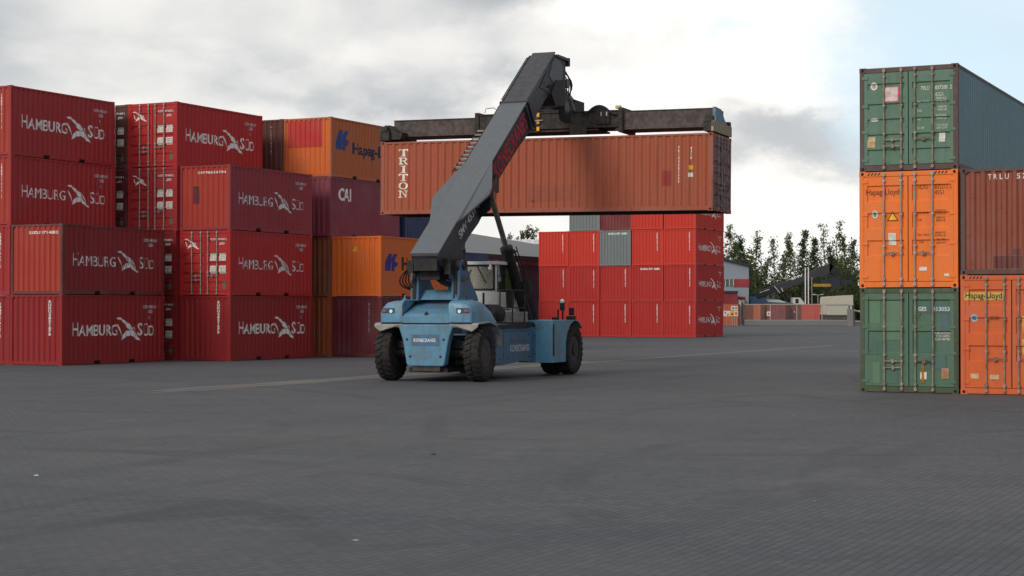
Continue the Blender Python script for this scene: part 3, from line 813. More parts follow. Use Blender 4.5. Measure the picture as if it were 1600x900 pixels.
# top green
sg = 'five'
tfr = [dd('round_sticker', 't1', disc(.36, 2.13, .085, .10), STICK, 0, H0, sg), lifted(dd('sticker_print', 't1b', disc(.36, 2.13, .045, .06), plain('pink_grey_print', (.42, .30, .30), .6), 0, H0, sg), .002),
       dd('placard', 't2', rects((.61, 1.72, .99, 2.10)), PINK, 0, H0, sg), lifted(dd('placard_face', 't2b', rects((.64, 1.74, .96, 2.09)), plain('pale_pink_placard', (.62, .52, .52), .6), 0, H0, sg), .003),
       dd('serial_lettering', 't3', lambda: merge(text_bm('TRLU', 1.53, 1.97, 1.74, 2.07, .01), text_bm('837200', 1.88, 1.97, 2.18, 2.07, .01), text_bm('2', 2.24, 1.97, 2.29, 2.07, .02)), STICK, 1, H0, sg), dd('size_code', 't3c', lambda: text_bm('42G1', 1.88, 1.80, 2.08, 1.90, .01), STICK, 1, H0, sg),
       dd('data_print', 't4', lambda: merge(*[text_bm(t, u, z, u + w_, z + .05, .01) for t, u, z, w_ in
          (('MAX. GROSS', 1.44, 1.66, .3), ('TARE', 1.44, 1.44, .11), ('NET', 1.44, 1.23, .09), ('CU. CAP.', 1.44, 1.02, .18),
           ('30480 KG', 1.90, 1.73, .25), ('67200 LB', 1.90, 1.66, .25), ('3740 KG', 1.94, 1.52, .22), ('8250 LB', 1.94, 1.45, .22),
           ('26740 KG', 1.90, 1.31, .25), ('58950 LB', 1.90, 1.24, .25), ('67.6 CU M', 1.92, 1.07, .26), ('2389 CU FT', 1.92, 1.00, .26))]), STICK, 1, H0, sg),
       dd('data_sticker', 't5', rects((1.97, .68, 2.12, .90)), STICK, 1, H0, sg), dd('plate', 't6', rects((.20, .60, .39, .87)), STICKB, 0, H0, sg),
       dd('data_sticker', 't7', disc(.37, 1.29, .11, .04), STICK, 0, H0, sg)]
put('green container with blue-grey side and pink placard, on top at the right', *pz, 1, TEAL, z=H0 + HC, L=12.192, front='door', near=True, style=sg, fr=tfr, frame_mat=RUSTF, front_mat=GREENT, group=GR, rods=RODR)
# second column
pr = (-8.88 + .055 + W, 43.36)
s4 = 'three'
yb = plain('yellow_band', (.55, .38, .07), .6)
r1 = [dd('name_band', 'r1', rects((.10, 2.28, 1.02, 2.48)), yb, 0, HC, s4), lifted(dd('lettering', 'r2', lambda: text_bm('Hapag-Lloyd', .12, 2.28, .99, 2.47, .016), BLACKP, 0, HC, s4), .003),
      dd('round_sticker', 'r3', disc(.33, 1.85, .085, .095), plain('pale_blue_sticker', (.34, .45, .58), .6), 0, HC, s4), lifted(dd('sticker_print', 'r3b', lambda: text_bm('RI', .285, 1.80, .375, 1.90, .03), plain('blue_print', (.03, .05, .25), .6), 0, HC, s4), .002),
      dd('plate', 'r4', rects((.24, .38, .44, .50), (.70, .37, .92, .48)), STICKB, 0, HC, s4),
      dd('data_sticker', 'r5', rects((1.46, 1.50, 1.74, 1.90), (1.46, .98, 1.74, 1.34), (1.86, 1.50, 2.2, 1.90)), yb, 1, HC, s4),
      dd('data_print', 'r6', lambda: merge(text_bm('CHECKED', .70, 1.86, .92, 1.90, .0), text_bm('SEALED', .70, 1.80, .92, 1.84, .0), text_bm('HLXU', 1.5, 2.4, 1.74, 2.52, .0)), BROWNP, 0, HC, s4)]
rc = put('red-orange container with black name on yellow band, on the ground at the right edge', *pr, 0, ORNG3, L=12.192, H=HC, front='door', near=True, style=s4, fr=r1, group=GR, rods=RODR)
hazard(rc, HC, [(.2, .55), (1.86, 2.22)])
put('brick brown container with corrugated end, on the red-orange one at the right edge', *pr, 1, TRLR, z=HC, L=12.192, near=True, frame_mat=RUSTF, group=GR,
    fr=[('serial_lettering', end_decal('rt', lambda: merge(*[text_bm(ch, .66 + i * .135, 2.31, .74 + i * .135, 2.44, .015) for i, ch in enumerate('TRLU 5230917') if ch != ' '])), WHITE),
        ('paint_patch', end_decal('rpatch', rects((.78, .16, 1.45, .45), (1.24, .48, 1.42, .62))), paint('dark_rust_patch', (.13, .03, .025), .5, .4))])

# ------------------------------------------------------------------ hanging container
AH = R(21.4)
CA, SA = math.cos(AH), math.sin(AH)
NX, NY = 6.653, 58.3
# its long axis points from the door end (right, near) to the left; local -x is the side we see
hx = NX + HW * SA; hy = NY + HW * CA
HANG_Z = 5.33; TILT = R(.42)
def tri_text():
    P = []; h = .255
    for i, ch in enumerate('TRITON'):
        P += serif(ch, .70, 2.32 - i * (h + .038) - h, .37, h)
    return poly_bm(P)
L40 = 12.192
hl = [('lettering', side_decal('triton', tri_text, L40), plain('cream_lettering', (.78, .74, .66), .6)),
      ('serial_lettering', side_decal('tr_n', lambda: text_bm('TRIU4883809', 10.98, .92, 11.045, 2.16, .03, True, .9), L40), WHITE),
      ('size_code', side_decal('tr_n2', lambda: text_bm('4310', 11.40, 1.72, 11.46, 2.14, .03, True, .9), L40), WHITE),
      ('warning_sticker', side_decal('tr_y', rects((11.36, 1.38, 11.50, 1.52)), L40), YELL),
      ('data_sticker', side_decal('tr_w', lambda: merge(rects((11.34, 1.13, 11.50, 1.27))()), L40), STICK),
      ('paint_patch', side_decal('tr_p', rects((10.43, .84, 10.76, 1.36)), L40), paint('repair_patch_red', (.30, .035, .030), .15, .2)),
      ('scuff_mark', side_decal('tr_s', lambda: poly_bm([[(5.6, .35), (7.3, .42), (7.35, .95), (6.5, .90), (5.65, .98)]]), L40), paint('scuffed_brick', (.31, .080, .043), .6, .6, fade=(.30, .09, .06)))]
def rotm(): return Euler((0, 0, R(90) - AH))
hang = container('brick red forty-foot container with vertical white name, hanging from the reach stacker', (hx, hy, HANG_Z), TRIT, L=L40, rz=R(90) - AH, front='door', near=True,
                 style='five', left=hl, front_mat=TRITD, frame_mat=paint('rust_worn_brick_paint', (.34, .085, .05), .62, .5, dirt=.6), rods=plain('grimy_rod', (.26, .21, .22), .7, 0, .4))
hang.rotation_euler = (TILT, 0, R(90) - AH)

# ================================================================== reach stacker
OX, OY = -2.2, 50.5
SBLUE = paint('machine_blue', (.10, .27, .43), .22, .35, .42, .5, fade=(.125, .28, .39), dust=.42)
SBLUED = paint('machine_blue_grimy', (.055, .165, .32), .35, .6, .5, .8, fade=(.07, .16, .26), dust=.7)
BOOMG = paint('boom_grey', (.112, .130, .154), .1, .25, .5, .45, fade=(.112, .126, .145), dust=.25)
BOOMD = paint('boom_dark_grey', (.020, .022, .034), .03, .12, .45, .2)
TYRE = plain('tyre_rubber', (.022, .020, .020), .85, var=.4)
HUB = plain('dusty_hub', (.060, .052, .050), .75, .1, .4)
BLK = plain('black_steel', (.018, .017, .018), .6, .2, .4)
HOSE = plain('hydraulic_hose', (.012, .012, .013), .5)
CHROME = plain('cylinder_rod', (.20, .19, .17), .3, .7, .2)
CREAM = plain('cab_white', (.55, .55, .52), .45, var=.08)
FLAP = plain('mudguard_grey', (.30, .29, .28), .7, var=.15)
stk = empty('reach_stacker', (OX, OY, 0), -AH, 'blue container reach stacker with a raised dark grey boom, seen from behind', 'reach stacker')

def make_tyre(w, r, parent, x, y, name='wheel'):
    wh = bpy.data.objects.new(name, None); col.objects.link(wh); wh.parent = parent; wh.location = (x, y, r)
    key = ('tyre', w, r)
    def mk():
        mb = MB(); h = w / 2
        mb.lathe([(-h * .78, r * .50), (-h * .96, r * .62), (-h * 1.0, r * .80), (-h * .90, r * .93), (-h * .8, r * .955), (h * .8, r * .955), (h * .90, r * .93),
                  (h, r * .80), (h * .96, r * .62), (h * .78, r * .50)], (0, 0, 0), 'x', 48)
        n = 26
        for k in range(n):
            for s_ in (-1, 1):
                t = 2 * math.pi * (k + (.5 if s_ > 0 else 0)) / n; ring = []
                for xx, dt, rr in ((s_ * .015, 0, 1.0), (s_ * h * .55, .06, 1.0), (s_ * h * .97, .10, .955), (s_ * h * 1.02, .11, .86)):
                    ww = .055; q = []
                    for aa, rad in ((-ww, rr * r), (ww, rr * r), (ww, rr * r - .06), (-ww, rr * r - .06)):
                        q.append((xx, rad * math.cos(t + dt + aa), rad * math.sin(t + dt + aa)))
                    ring.append(q)
                mb.loft(ring)
        return mb.mesh('tyre')
    def mkr():
        mb = MB(); h = w / 2
        mb.lathe([(-h * .80, r * .50), (-h * .70, r * .46), (-h * .40, r * .40), (-h * .35, r * .2), (-h * .55, r * .18), (-h * .55, .01), (h * .45, .01), (h * .45, r * .16), (h * .30, r * .20), (h * .35, r * .40), (h * .70, r * .46), (h * .80, r * .50)], (0, 0, 0), 'x', 32)
        for k in range(12):
            t = 2 * math.pi * k / 12
            mb.lathe([(h * .3, .022), (h * .48, .022)], (0, r * .27 * math.cos(t), r * .27 * math.sin(t)), 'x', 6)
        return mb.mesh('rim')
    link('tyre', cached(key, mk), TYRE, wh); link('rim', cached(key + ('r',), mkr), HUB, wh)
    return wh
wl = make_tyre(.47, .80, stk, -1.38, 0); wr = make_tyre(.47, .80, stk, 1.38, 0)
wl.rotation_euler.z = R(3); wr.rotation_euler.z = R(3)
for x in (-1.78, -1.26, 1.26, 1.78): make_tyre(.46, .80, stk, x, 6.4)

# chassis between the axles
mb = MB()
def rr_poly(pts, r=.12, n=4):          # rounded polygon
    out = []; N = len(pts)
    for i in range(N):
        p, a, b = Vector(pts[i]), Vector(pts[i - 1]), Vector(pts[(i + 1) % N])
        da, db = (a - p), (b - p); rr = min(r, da.length * .45, db.length * .45)
        s0, s1 = p + da.normalized() * rr, p + db.normalized() * rr
        for k in range(n + 1):
            t = k / n; out.append(tuple((1 - t) ** 2 * s0 + 2 * t * (1 - t) * p + t * t * s1))
    return out
side_prof = rr_poly([(.95, 1.66), (4.35, 1.50), (4.35, .42), (3.0, .50), (1.5, .42), (1.02, .46), (.98, 1.0)], .08)
for s_ in (-1, 1):
    a, b = sorted((s_ * 1.02, s_ * 1.46)); mb.prism(side_prof, 'x', a, b)
mb.box(-1.0, 1.0, .9, 4.4, .55, 1.30)
part('chassis', mb, SBLUED, stk, bevel=.015)
mb = MB(); mb.tube([(-1.2, 0, .80), (1.2, 0, .80)], .17, 12); mb.box(-.45, .45, -.40, .45, .30, 1.2); mb.box(-1.1, 1.1, -.2, .25, .95, 1.15)
mb.box(-.6, .6, -.5, 1.2, .26, .40)
mb.box(.55, 1.12, .1, .9, .5, .62); mb.box(-1.12, -.55, .1, .9, .5, .62)
part('rear_axle', mb, BLK, stk)
mb = MB(); mb.box(-1.15, 1.15, 6.2, 6.6, .55, 1.05); mb.tube([(-2.0, 6.4, .8), (2.0, 6.4, .8)], .2, 12); part('front_axle', mb, BLK, stk)
# front fenders (boxes ahead of and over the dual wheels)
for s_ in (-1, 1):
    mb = MB()
    a, b = sorted((s_ * .95, s_ * 2.02))
    out = [(4.28, 1.72)] + [(6.4 + 1.02 * math.cos(t) * 1.0, .78 + .94 * math.sin(t)) for t in [R(90 - i * 10) for i in range(0, 6)]]
    inn = [(6.4 + .90 * math.cos(t), .80 + .86 * math.sin(t)) for t in [R(40 + i * 12.5) for i in range(0, 13)]]
    poly = out + inn + [(5.50, .36), (4.9, .40), (4.28, .46)]
    # build as strips to keep the concave outline clean
    n = 12
    top = [(4.28 + (7.05 - 4.28) * i / n) for i in range(n + 1)]
    def zt(y): return 1.72 if y < 6.3 else 1.72 - .30 * ((y - 6.3) / .75) ** 2
    def zb(y):
        if y <= 5.48: return .42
        d = 6.4 - y; return .80 + math.sqrt(max(.0, .94 ** 2 - d * d)) * .95 if abs(d) < .94 else .42
    vs_o = []
    ys = sorted(set(top + [5.48, 5.50, 5.6]))
    rings = [[(a, y, zb(y)), (b, y, zb(y)), (b, y, max(zt(y), zb(y) + .02)), (a, y, max(zt(y), zb(y) + .02))] for y in ys]
    mb.loft(rings)
    part('front_fender', mb, SBLUE, stk, bevel=.02)
    mb = MB(); mb.bar((s_ * 2.035, 4.30, .62), (s_ * 2.035, 4.30, 1.6), .03, .06)
    part('fender_trim', mb, BLK, stk)

# rear hood with two raised pods, sloped grille between
def pod_prof(k, zt_, zb_=1.67, s_=1):
    w = 1.43 * k
    pts = [(.72, zb_), (w, zb_), (w, zb_ + (zt_ - zb_) * .45), (w - .05, zb_ + (zt_ - zb_) * .72), (w - .16, zb_ + (zt_ - zb_) * .90), (w - .36, zt_ * .995), (.80, zt_), (.72, zt_)]
    return [(s_ * a, b) for a, b in pts]
for s_ in (-1, 1):
    mb = MB(); rings = []
    for y, k, zt_, zb_ in ((-.70, .955, 2.17, 1.69), (-.66, .985, 2.24, 1.67), (-.52, 1.0, 2.30, 1.67), (.2, 1.0, 2.34, 1.67), (.55, 1.0, 2.26, 1.67), (.85, 1.0, 2.10, 1.66), (1.05, 1.0, 1.90, 1.64), (1.15, 1.0, 1.74, 1.62)):
        rings.append([(a, y, b) for a, b in pod_prof(k, zt_, zb_, s_)])
    mb.loft(rings)
    pod = part('hood_pod', mb, SBLUE, stk, smooth=True)
    # recessed lamp cluster
    mb = MB(); xx = s_ * 1.15
    mb.box(xx - .19, xx + .19, -.712, -.69, 1.95, 2.09)
    hs = part('lamp_recess', mb, plain('shaded_blue_plastic', (.03, .07, .12), .6), pod)
    mb = MB(); mb.lathe([(-.735, .05), (-.71, .05)], (xx - s_ * .09, 0, 2.00), 'y', 16)
    part('reversing_lamp', mb, plain('lamp_white', (.85, .85, .85), .15, 0, .02, .8), pod)
    mb = MB(); mb.box(xx + s_ * .13 - .07, xx + s_ * .13 + .07, -.735, -.712, 1.98, 2.05)
    part('tail_lamp', mb, plain('lamp_red', (.28, .07, .05), .3, 0, .1, .6), pod)
    # hinge lug on the pod
    mb = MB(); mb.tube([(s_ * .80, -.35, 2.33), (s_ * .80, -.35, 2.47)], .025, 8); mb.box(s_ * .80 - .06, s_ * .80 + .06, -.40, -.30, 2.33, 2.36)
    part('lifting_lug', mb, SBLUE, pod)
mb = MB()
mb.prism([(-.69, 1.67), (-.69, 1.86), (-.60, 1.93), (.62, 2.33), (1.3, 2.33), (1.3, 1.67)], 'x', -.72, .72)
deck = part('hood_deck', mb, SBLUE, stk)
mb = MB()
for i in range(9):
    y = -.12 + i * .085; z = 1.93 + (y + .60) * .3279
    mb.box(-.46, .46, y, y + .045, z + .004, z + .022)
part('louvre_grille', mb, SBLUED, deck)
mb = MB(); mb.box(-.05, .05, -.665, -.60, 1.90, 1.94); mb.lathe([(1.92, .035), (1.98, .03), (1.995, .012)], (0, -.62, 0), 'z', 10)
part('hood_latch', mb, BLK, deck)
mb = MB()
for s_ in (-1, 1):
    mb.loft([[(s_ * .74, y, z + .35 * k), (s_ * .70, y, z + .35 * k), (s_ * .70, y, z), (s_ * .74, y, z)] for y, z, k in ((-.68, 1.8, .3), (.3, 2.0, .9))])
mb.box(-1.40, 1.40, -.655, .9, 1.63, 1.668)
part('hood_seam', mb, BLK, stk)
# counterweight plate
mb = MB()
cw = rr_poly([(-.86, 1.63), (.86, 1.63), (.70, 1.15), (.58, .44), (-.58, .44), (-.70, 1.15)], .10)
mb.prism(cw, 'y', -.70, -.42)
cwo = part('counterweight', mb, SBLUE, stk, smooth=True, bevel=.03)
for x, z in ((-.57, 1.20), (.57, 1.20), (-.47, .72), (.47, .72)):
    mb = MB(); mb.lathe([(-.712, .035), (-.69, .035)], (x, 0, z), 'y', 12); part('bolt', mb, BLK, cwo)
mb = MB(); mb.box(-.43, .43, -.706, -.69, 1.02, 1.34); part('name_plate', mb, SBLUED, cwo)
bm = text_bm('KONECRANES', -.36, 1.13, .32, 1.23, .02); me = bpy.data.meshes.new('lettering')
for v in bm.verts: v.co = Vector((v.co.x, -.7095, v.co.y))
bm.to_mesh(me); bm.free(); link('lettering', me, WHITE, cwo)
mb = MB(); mb.box(-.42, .42, -.64, -.3, .30, .44); part('tow_hitch', mb, HUB, stk)
mb = MB(); mb.box(1.4605, 1.464, 1.62, 1.635, .55, 1.48); mb.box(1.4605, 1.464, 3.95, 3.965, .5, 1.46); mb.box(1.4605, 1.464, 1.635, 3.95, 1.40, 1.41)
part('panel_seam', mb, BLK, stk)
for y, z in ((1.3, .6), (1.3, 1.3), (2.0, .6), (3.7, .62), (3.7, 1.3), (4.15, .7), (4.15, 1.25)):
    mb = MB(); mb.lathe([(1.458, .022), (1.475, .022)], (0, y, z), 'x', 8); part('bolt', mb, BLK, stk)
for s_ in (-1, 1):
    mb = MB(); x = s_ * 1.05; mb.tube([(x - .12, -.45, 2.33), (x - .12, -.45, 2.43), (x + .12, -.45, 2.43), (x + .12, -.45, 2.30)], .012, 6); part('grab_handle', mb, BLK, stk)
# grey mudguards over the rear wheels
for s_ in (-1, 1):
    mb = MB()
    prof_o = [(-.66, 1.43), (-.70, 1.60), (-.62, 1.665), (.25, 1.71), (.80, 1.60), (1.05, 1.30), (1.10, 1.02)]
    rings = []
    for i, (y, z) in enumerate(prof_o):
        dz = -.05 if i < 2 else -.035
        rings.append([(s_ * .80, y, z), (s_ * 1.60, y, z - (.16 if i == 0 else 0)), (s_ * 1.60, y + .02, z + dz), (s_ * .80, y + .02, z + dz)])
    rings[0] = [(s_ * .74, -.70, 1.66), (s_ * 1.42, -.70, 1.44), (s_ * 1.42, -.68, 1.42), (s_ * .74, -.68, 1.62)]
    mb.loft(rings); part('mudguard', mb, FLAP, stk)

# boom towers
for s_ in (-1, 1):
    mb = MB(); xo = .64; hw = .13
    tp = [(-.05, 2.30), (1.40, 2.30), (1.30, 2.45), (.85, 2.85), (.50, 3.36), (.30, 3.48), (.02, 3.42), (.0, 3.2)]
    mb.prism(tp, 'x', s_ * xo - hw, s_ * xo + hw)
    tw = part('boom_tower', mb, SBLUED, stk, bevel=.02)
    mb = MB(); mb.tube([(s_ * xo - hw - .06, .28, 3.33), (s_ * xo + hw + .06, .28, 3.33)], .14, 16)
    mb.box(s_ * xo - .05, s_ * xo + .05, -.07, -.045, 2.35, 3.3)
    part('pivot_pin', mb, BLK, tw)
mb = MB(); mb.prism([(.05, 2.33), (.30, 2.62), (1.2, 2.62), (1.5, 2.33)], 'x', -.5, .5); part('tower_bridge', mb, SBLUE, stk)

# boom: outer section with flared shoulders
def ztop(y): return 3.66 + .72 * (y + .76)
bottom = [(-.55, 3.28), (.1, 3.08), (.64, 3.16), (1.20, 3.42), (1.02, 3.86), (1.55, 4.22), (2.24, 4.62), (2.84, 5.12), (3.12, 5.52), (3.45, 5.60), (3.87, 5.62), (3.88, 6.06), (5.46, 7.12), (7.02, 8.04)]
mb = MB()
def zbot(y):
    for (a, za), (b, zb_) in zip(bottom[:-1], bottom[1:]):
        if a <= y <= b and b > a: return za + (zb_ - za) * (y - a) / (b - a)
    return bottom[-1][1]
topl = [(6.30, ztop(6.30)), (-.76, ztop(-.76))]
side = [(-.76, 3.60)] + bottom[:5] + bottom[5:] + [(6.35, ztop(6.35) - .03)]
mb.prism([(-.76, 3.57), (-.55, 3.28), (.1, 3.08), (.64, 3.16), (1.20, 3.42), (1.02, 3.86), (1.55, 4.22), (2.24, 4.62), (2.84, 5.12), (3.12, 5.52), (3.45, 5.60), (3.87, 5.62), (3.88, 6.06), (5.46, 7.12), (7.02, 8.04), (6.30, ztop(6.30) - .035), (-.76, ztop(-.76) - .035)], 'x', -.415, .415)
boom = part('boom', mb, BOOMD, stk)
# lighter top plate including the shoulders that spread around the cylinder mounts
mb = MB()
for y0, y1 in ((-.78, 6.30),):
    mb.loft([[(-.435, y0, ztop(y0)), (.435, y0, ztop(y0)), (.435, y0 + .02, ztop(y0) - .034), (-.435, y0 + .02, ztop(y0) - .034)],
             [(-.435, y1, ztop(y1)), (.435, y1, ztop(y1)), (.435, y1 + .02, ztop(y1) - .034), (-.435, y1 + .02, ztop(y1) - .034)]])
part('top_plate', mb, BOOMG, boom)
for s_ in (-1, 1):
    mb = MB(); e = .012
    A1 = (s_ * .437, .55, ztop(.55) + .003); A2 = (s_ * .437, 3.28, ztop(3.28) + .003)
    B1 = (s_ * .50, .80, 4.70); B2 = (s_ * .86, 2.02, 5.47) ; B3 = (s_ * .84, 2.25, 5.68)
    if s_ < 0: B1 = (-.52, .80, 4.72); B2 = (-.80, 1.55, 5.30); B3 = (-.82, 1.80, 5.49)
    dn = Vector((0, .02, -.05))
    topv = [Vector(p) for p in (A1, B1, B2, B3, A2)]
    vs = [tuple(p) for p in topv] + [tuple(p + dn) for p in topv]
    mb.add(vs, [(0, 1, 2, 3, 4), (9, 8, 7, 6, 5)] + [(i, (i + 1) % 5, 5 + (i + 1) % 5, 5 + i) for i in range(5)])
    sh = part('boom_shoulder', mb, BOOMG, boom)
    # side web below the shoulder, carrying the cylinder eye
    mb = MB()
    mb.loft([[(s_ * .42, 2.3, 4.75), (s_ * .42, 3.75, 5.66), (s_ * .42, 3.75, 6.2), (s_ * .42, 2.3, 5.5)],
             [(s_ * .80, 2.25, 5.02), (s_ * .62, 2.9, 5.42), (s_ * .62, 2.9, 5.9), (s_ * .80, 2.25, 5.55)]])
    part('cylinder_mount', mb, BOOMD, boom)
# collar at the end of the outer boom
mb = MB()
ax = Vector((0, math.cos(R(35.75)), math.sin(R(35.75)))); nn = Vector((0, -math.sin(R(35.75)), math.cos(R(35.75))))
def bp(s, n, x): # point along the boom: s from the rear end, n below the top face
    p = Vector((x, -.76, 3.66)) + ax * s - nn * n; return tuple(p)
S1 = 8.72
for x in (-.47, .47):
    mb.bar(bp(S1 - .10, -.02, x), bp(S1 - .02, 1.02, x), .06, .10)
    mb.bar(bp(S1 - .38, .02, x), bp(S1 - .30, 1.0, x), .06, .06)
mb.bar(bp(S1 - .1, .0, -.49), bp(S1 - .1, .0, .49), .10, .05)
part('boom_collar', mb, BOOMD, boom)
# inner telescopic section
mb = MB()
mb.loft([[bp(s, a, -.35), bp(s, a, .35), bp(s, b, .35), bp(s, b, -.35)] for s, a, b in ((S1 - 1.2, .05, .90), (S1, .05, .90), (11.95, .05, .88))])
inner = part('inner_boom', mb, BOOMD, stk)
mb = MB(); mb.loft([[bp(s, .0, -.40), bp(s, .0, .40), bp(s, .046, .40), bp(s, .046, -.40)] for s in (S1 - .25, 11.97)]); part('top_plate', mb, plain('boom_top_brown_grey', (.048, .046, .055), .5), inner)
mb = MB()
for x in (-.355, .355): mb.loft([[bp(s, n0, x - .012), bp(s, n0, x + .012), bp(s, n0 + .10, x + .012), bp(s, n0 + .10, x - .012)] for s, n0 in ((S1, .05), (11.9, .05))])
part('edge_rail', mb, BOOMG, inner)
# head
mb = MB()
mb.prism([(8.30, 9.25), (8.62, 9.05), (9.36, 9.12), (9.75, 9.42), (9.90, 9.80), (9.95, 10.42), (9.6, 10.55), (8.95, 10.58), (8.5, 10.2), (7.6, 9.3)], 'x', -.37, .37)
head = part('boom_head', mb, BOOMD, stk)
mb = MB(); mb.prism([(8.45, 9.78), (8.95, 9.55), (9.68, 9.75), (9.78, 10.2), (9.5, 10.42), (9.0, 10.45), (8.7, 10.25)], 'x', .372, .385); part('head_cheek_plate', mb, BOOMG, head)
mb = MB(); mb.box(-.42, .42, 9.2, 10.36, 10.50, 10.60); mb.box(-.42, .42, 10.28, 10.40, 10.34, 10.62); mb.box(-.36, -.28, 9.8, 9.9, 9.4, 10.5); mb.box(.28, .36, 9.98, 10.10, 9.3, 10.5)
part('head_bracket', mb, BOOMD, head)
for k in range(5):
    mb = MB(); mb.lathe([(.383, .05), (.40, .05)], (0, 8.35 + k * .18, 9.42 + .04 * math.sin(k * 2.0)), 'x', 8); part('pin', mb, BLK, head)
mb = MB(); mb.tube([(.25, 10.2, 10.4), (.25, 10.25, 9.0)], .03, 6); mb.lathe([(-.08, .16), (.08, .16)], (.30, 10.3, 9.75), 'x', 14)
mb.prism([(10.05, 9.0), (10.45, 9.2), (10.62, 8.75), (10.75, 8.45), (10.2, 8.5)], 'x', .1, .34)
part('head_damper', mb, plain('oily_steel', (.035, .035, .04), .4, .3), head)
mb = MB(); mb.prism([(8.5, 9.2), (8.9, 8.85), (9.6, 8.9), (9.85, 9.3), (9.7, 9.8), (9.0, 9.7)], 'x', -.44, .44); part('tilt_link', mb, BLK, head)
for i in range(4):
    mb = MB(); mb.tube([(.30 - .1 * i, 10.0, 10.3), (.36 - .1 * i, 10.5 + .06 * i, 9.9), (.33 - .1 * i, 10.45 + .05 * i, 9.2), (.3 - .08 * i, 10.2, 8.7)], .022, 6); part('hose', mb, HOSE, head)
# rail with hose carrier along the left edge, step ladder below it
mb = MB()
mb.tube([bp(5.1, .06, -.47), bp(9.0, .06, -.47)], .04, 6); mb.bar(bp(8.7, .08, -.43), bp(11.85, .08, -.43), .13, .10); mb.tube([bp(8.8, .0, -.50), bp(11.6, .0, -.50), bp(11.95, .10, -.45)], .02, 6)

part('hose_carrier', mb, BLK, boom)
mb = MB()
for i in range(11):
    s = 4.75 + i * .24
    mb.bar(bp(s, .15, -.44), bp(s, .15, -.80), .05, .05)
mb.bar(bp(4.65, .15, -.80), bp(7.25, .15, -.80), .02, .04)
lad = part('ladder', mb, BLK, boom)
mb = MB()
for i in range(10):
    s = 4.88 + i * .24; mb.bar(bp(s, .12, -.46), bp(s, .12, -.78), .02, .05)
part('ladder_treads', mb, plain('worn_bright_tread', (.24, .24, .23), .6, .2), lad)
# lettering on the boom
def boom_text(s, s0, s1, n0, n1, mat, bold, x=.4185):
    bm = text_bm(s, s0, -n1, s1, -n0, bold); me = bpy.data.meshes.new('lettering')
    for v in bm.verts:
        q = Vector((x, -.76, 3.66)) + ax * v.co.x + nn * v.co.y; v.co = q
    bm.to_mesh(me); bm.free(); link('lettering', me, mat, boom)
boom_text('KONECRANES', 5.0, 8.25, .16, .72, REDP, .008)
boom_text('SMV 4531 TB5', 1.55, 3.75, .34, .60, plain('grey_lettering', (.55, .57, .62), .6), .015)
# dark end plate and machinery under the boom foot
mb = MB(); mb.box(-.36, .36, -.70, -.2, 3.15, 3.60); mb.tube([(-.75, .1, 3.3), (.75, .1, 3.3)], .17, 16); mb.box(-.3, .3, -.4, .3, 2.9, 3.2)
mb.box(-.62, -.45, -.55, .1, 3.1, 3.45); mb.box(.42, .62, -.35, .5, 3.05, 3.5)
part('boom_foot', mb, BLK, boom)
# lift cylinders
for s_ in (-1, 1):
    top_, mid, bot = Vector((s_ * .66, 2.62, 5.45)), Vector((s_ * .80, 3.62, 3.93)), Vector((s_ * .98, 5.02, 1.50))
    d = (bot - top_).normalized(); L_ = (bot - top_).length
    cyl = MB(); cyl.tube([top_ + d * (L_ * .40), bot], .165, 16); cyl.tube([top_ + d * (L_ * .385), top_ + d * (L_ * .42)], .20, 16)
    cyl.box(bot.x - .16, bot.x + .16, bot.y - .18, bot.y + .18, bot.z - .25, bot.z + .15)
    co = part('lift_cylinder', cyl, BLK, stk, smooth=True)
    mb = MB(); mb.tube([top_, top_ + d * (L_ * .41)], .085, 14); mb.lathe([(-.12, .13), (.12, .13)], tuple(top_), 'x', 14); part('piston_rod', mb, CHROME, co, smooth=True)
    mb = MB(); off = Vector((s_ * .18, .05, .12))
    mb.tube([top_ + d * (L_ * .43) + off, top_ + d * (L_ * .6) + off * 1.15, bot + off], .028, 6); mb.tube([top_ + d * (L_ * .42) + off * 1.4, top_ + d * (L_ * .7) + off * 1.5, bot + off * 1.3], .02, 6)
    for f in (.45, .62, .8): mb.bar(top_ + d * (L_ * f), top_ + d * (L_ * f) + off * 1.3, .05, .05)
    part('hydraulic_pipe', mb, BLK, co)
# hoses drooping between the towers and at the left
def droop(p0, p1, sag, n=10, side=(0, 0, 0)):
    p0, p1 = Vector(p0), Vector(p1); pts = []
    for i in range(n + 1):
        t = i / n; p = p0.lerp(p1, t) + Vector((side[0], side[1], -sag)) * 4 * t * (1 - t) ; pts.append(tuple(p))
    return pts
for i in range(5):
    mb = MB(); mb.tube(droop((-.25 + i * .05, -.35, 3.35 - i * .04), (.95, .2 + .05 * i, 2.95 + .06 * i), .28 + .05 * i), .022, 6); part('hose', mb, HOSE, stk)
for i in range(4):
    mb = MB(); mb.tube(droop((-.45, -.5, 3.35), (-.55 - .05 * i, .1, 2.6), .12, 8, (-.25 - .07 * i, 0, 0)), .022, 6); part('hose', mb, HOSE, stk)
for i in range(3):
    mb = MB(); mb.tube(droop((.10 + .1 * i, -.3, 3.2), (.5, .25, 2.9 - .05 * i), .10 + .05 * i), .02, 6); part('hose', mb, HOSE, stk)

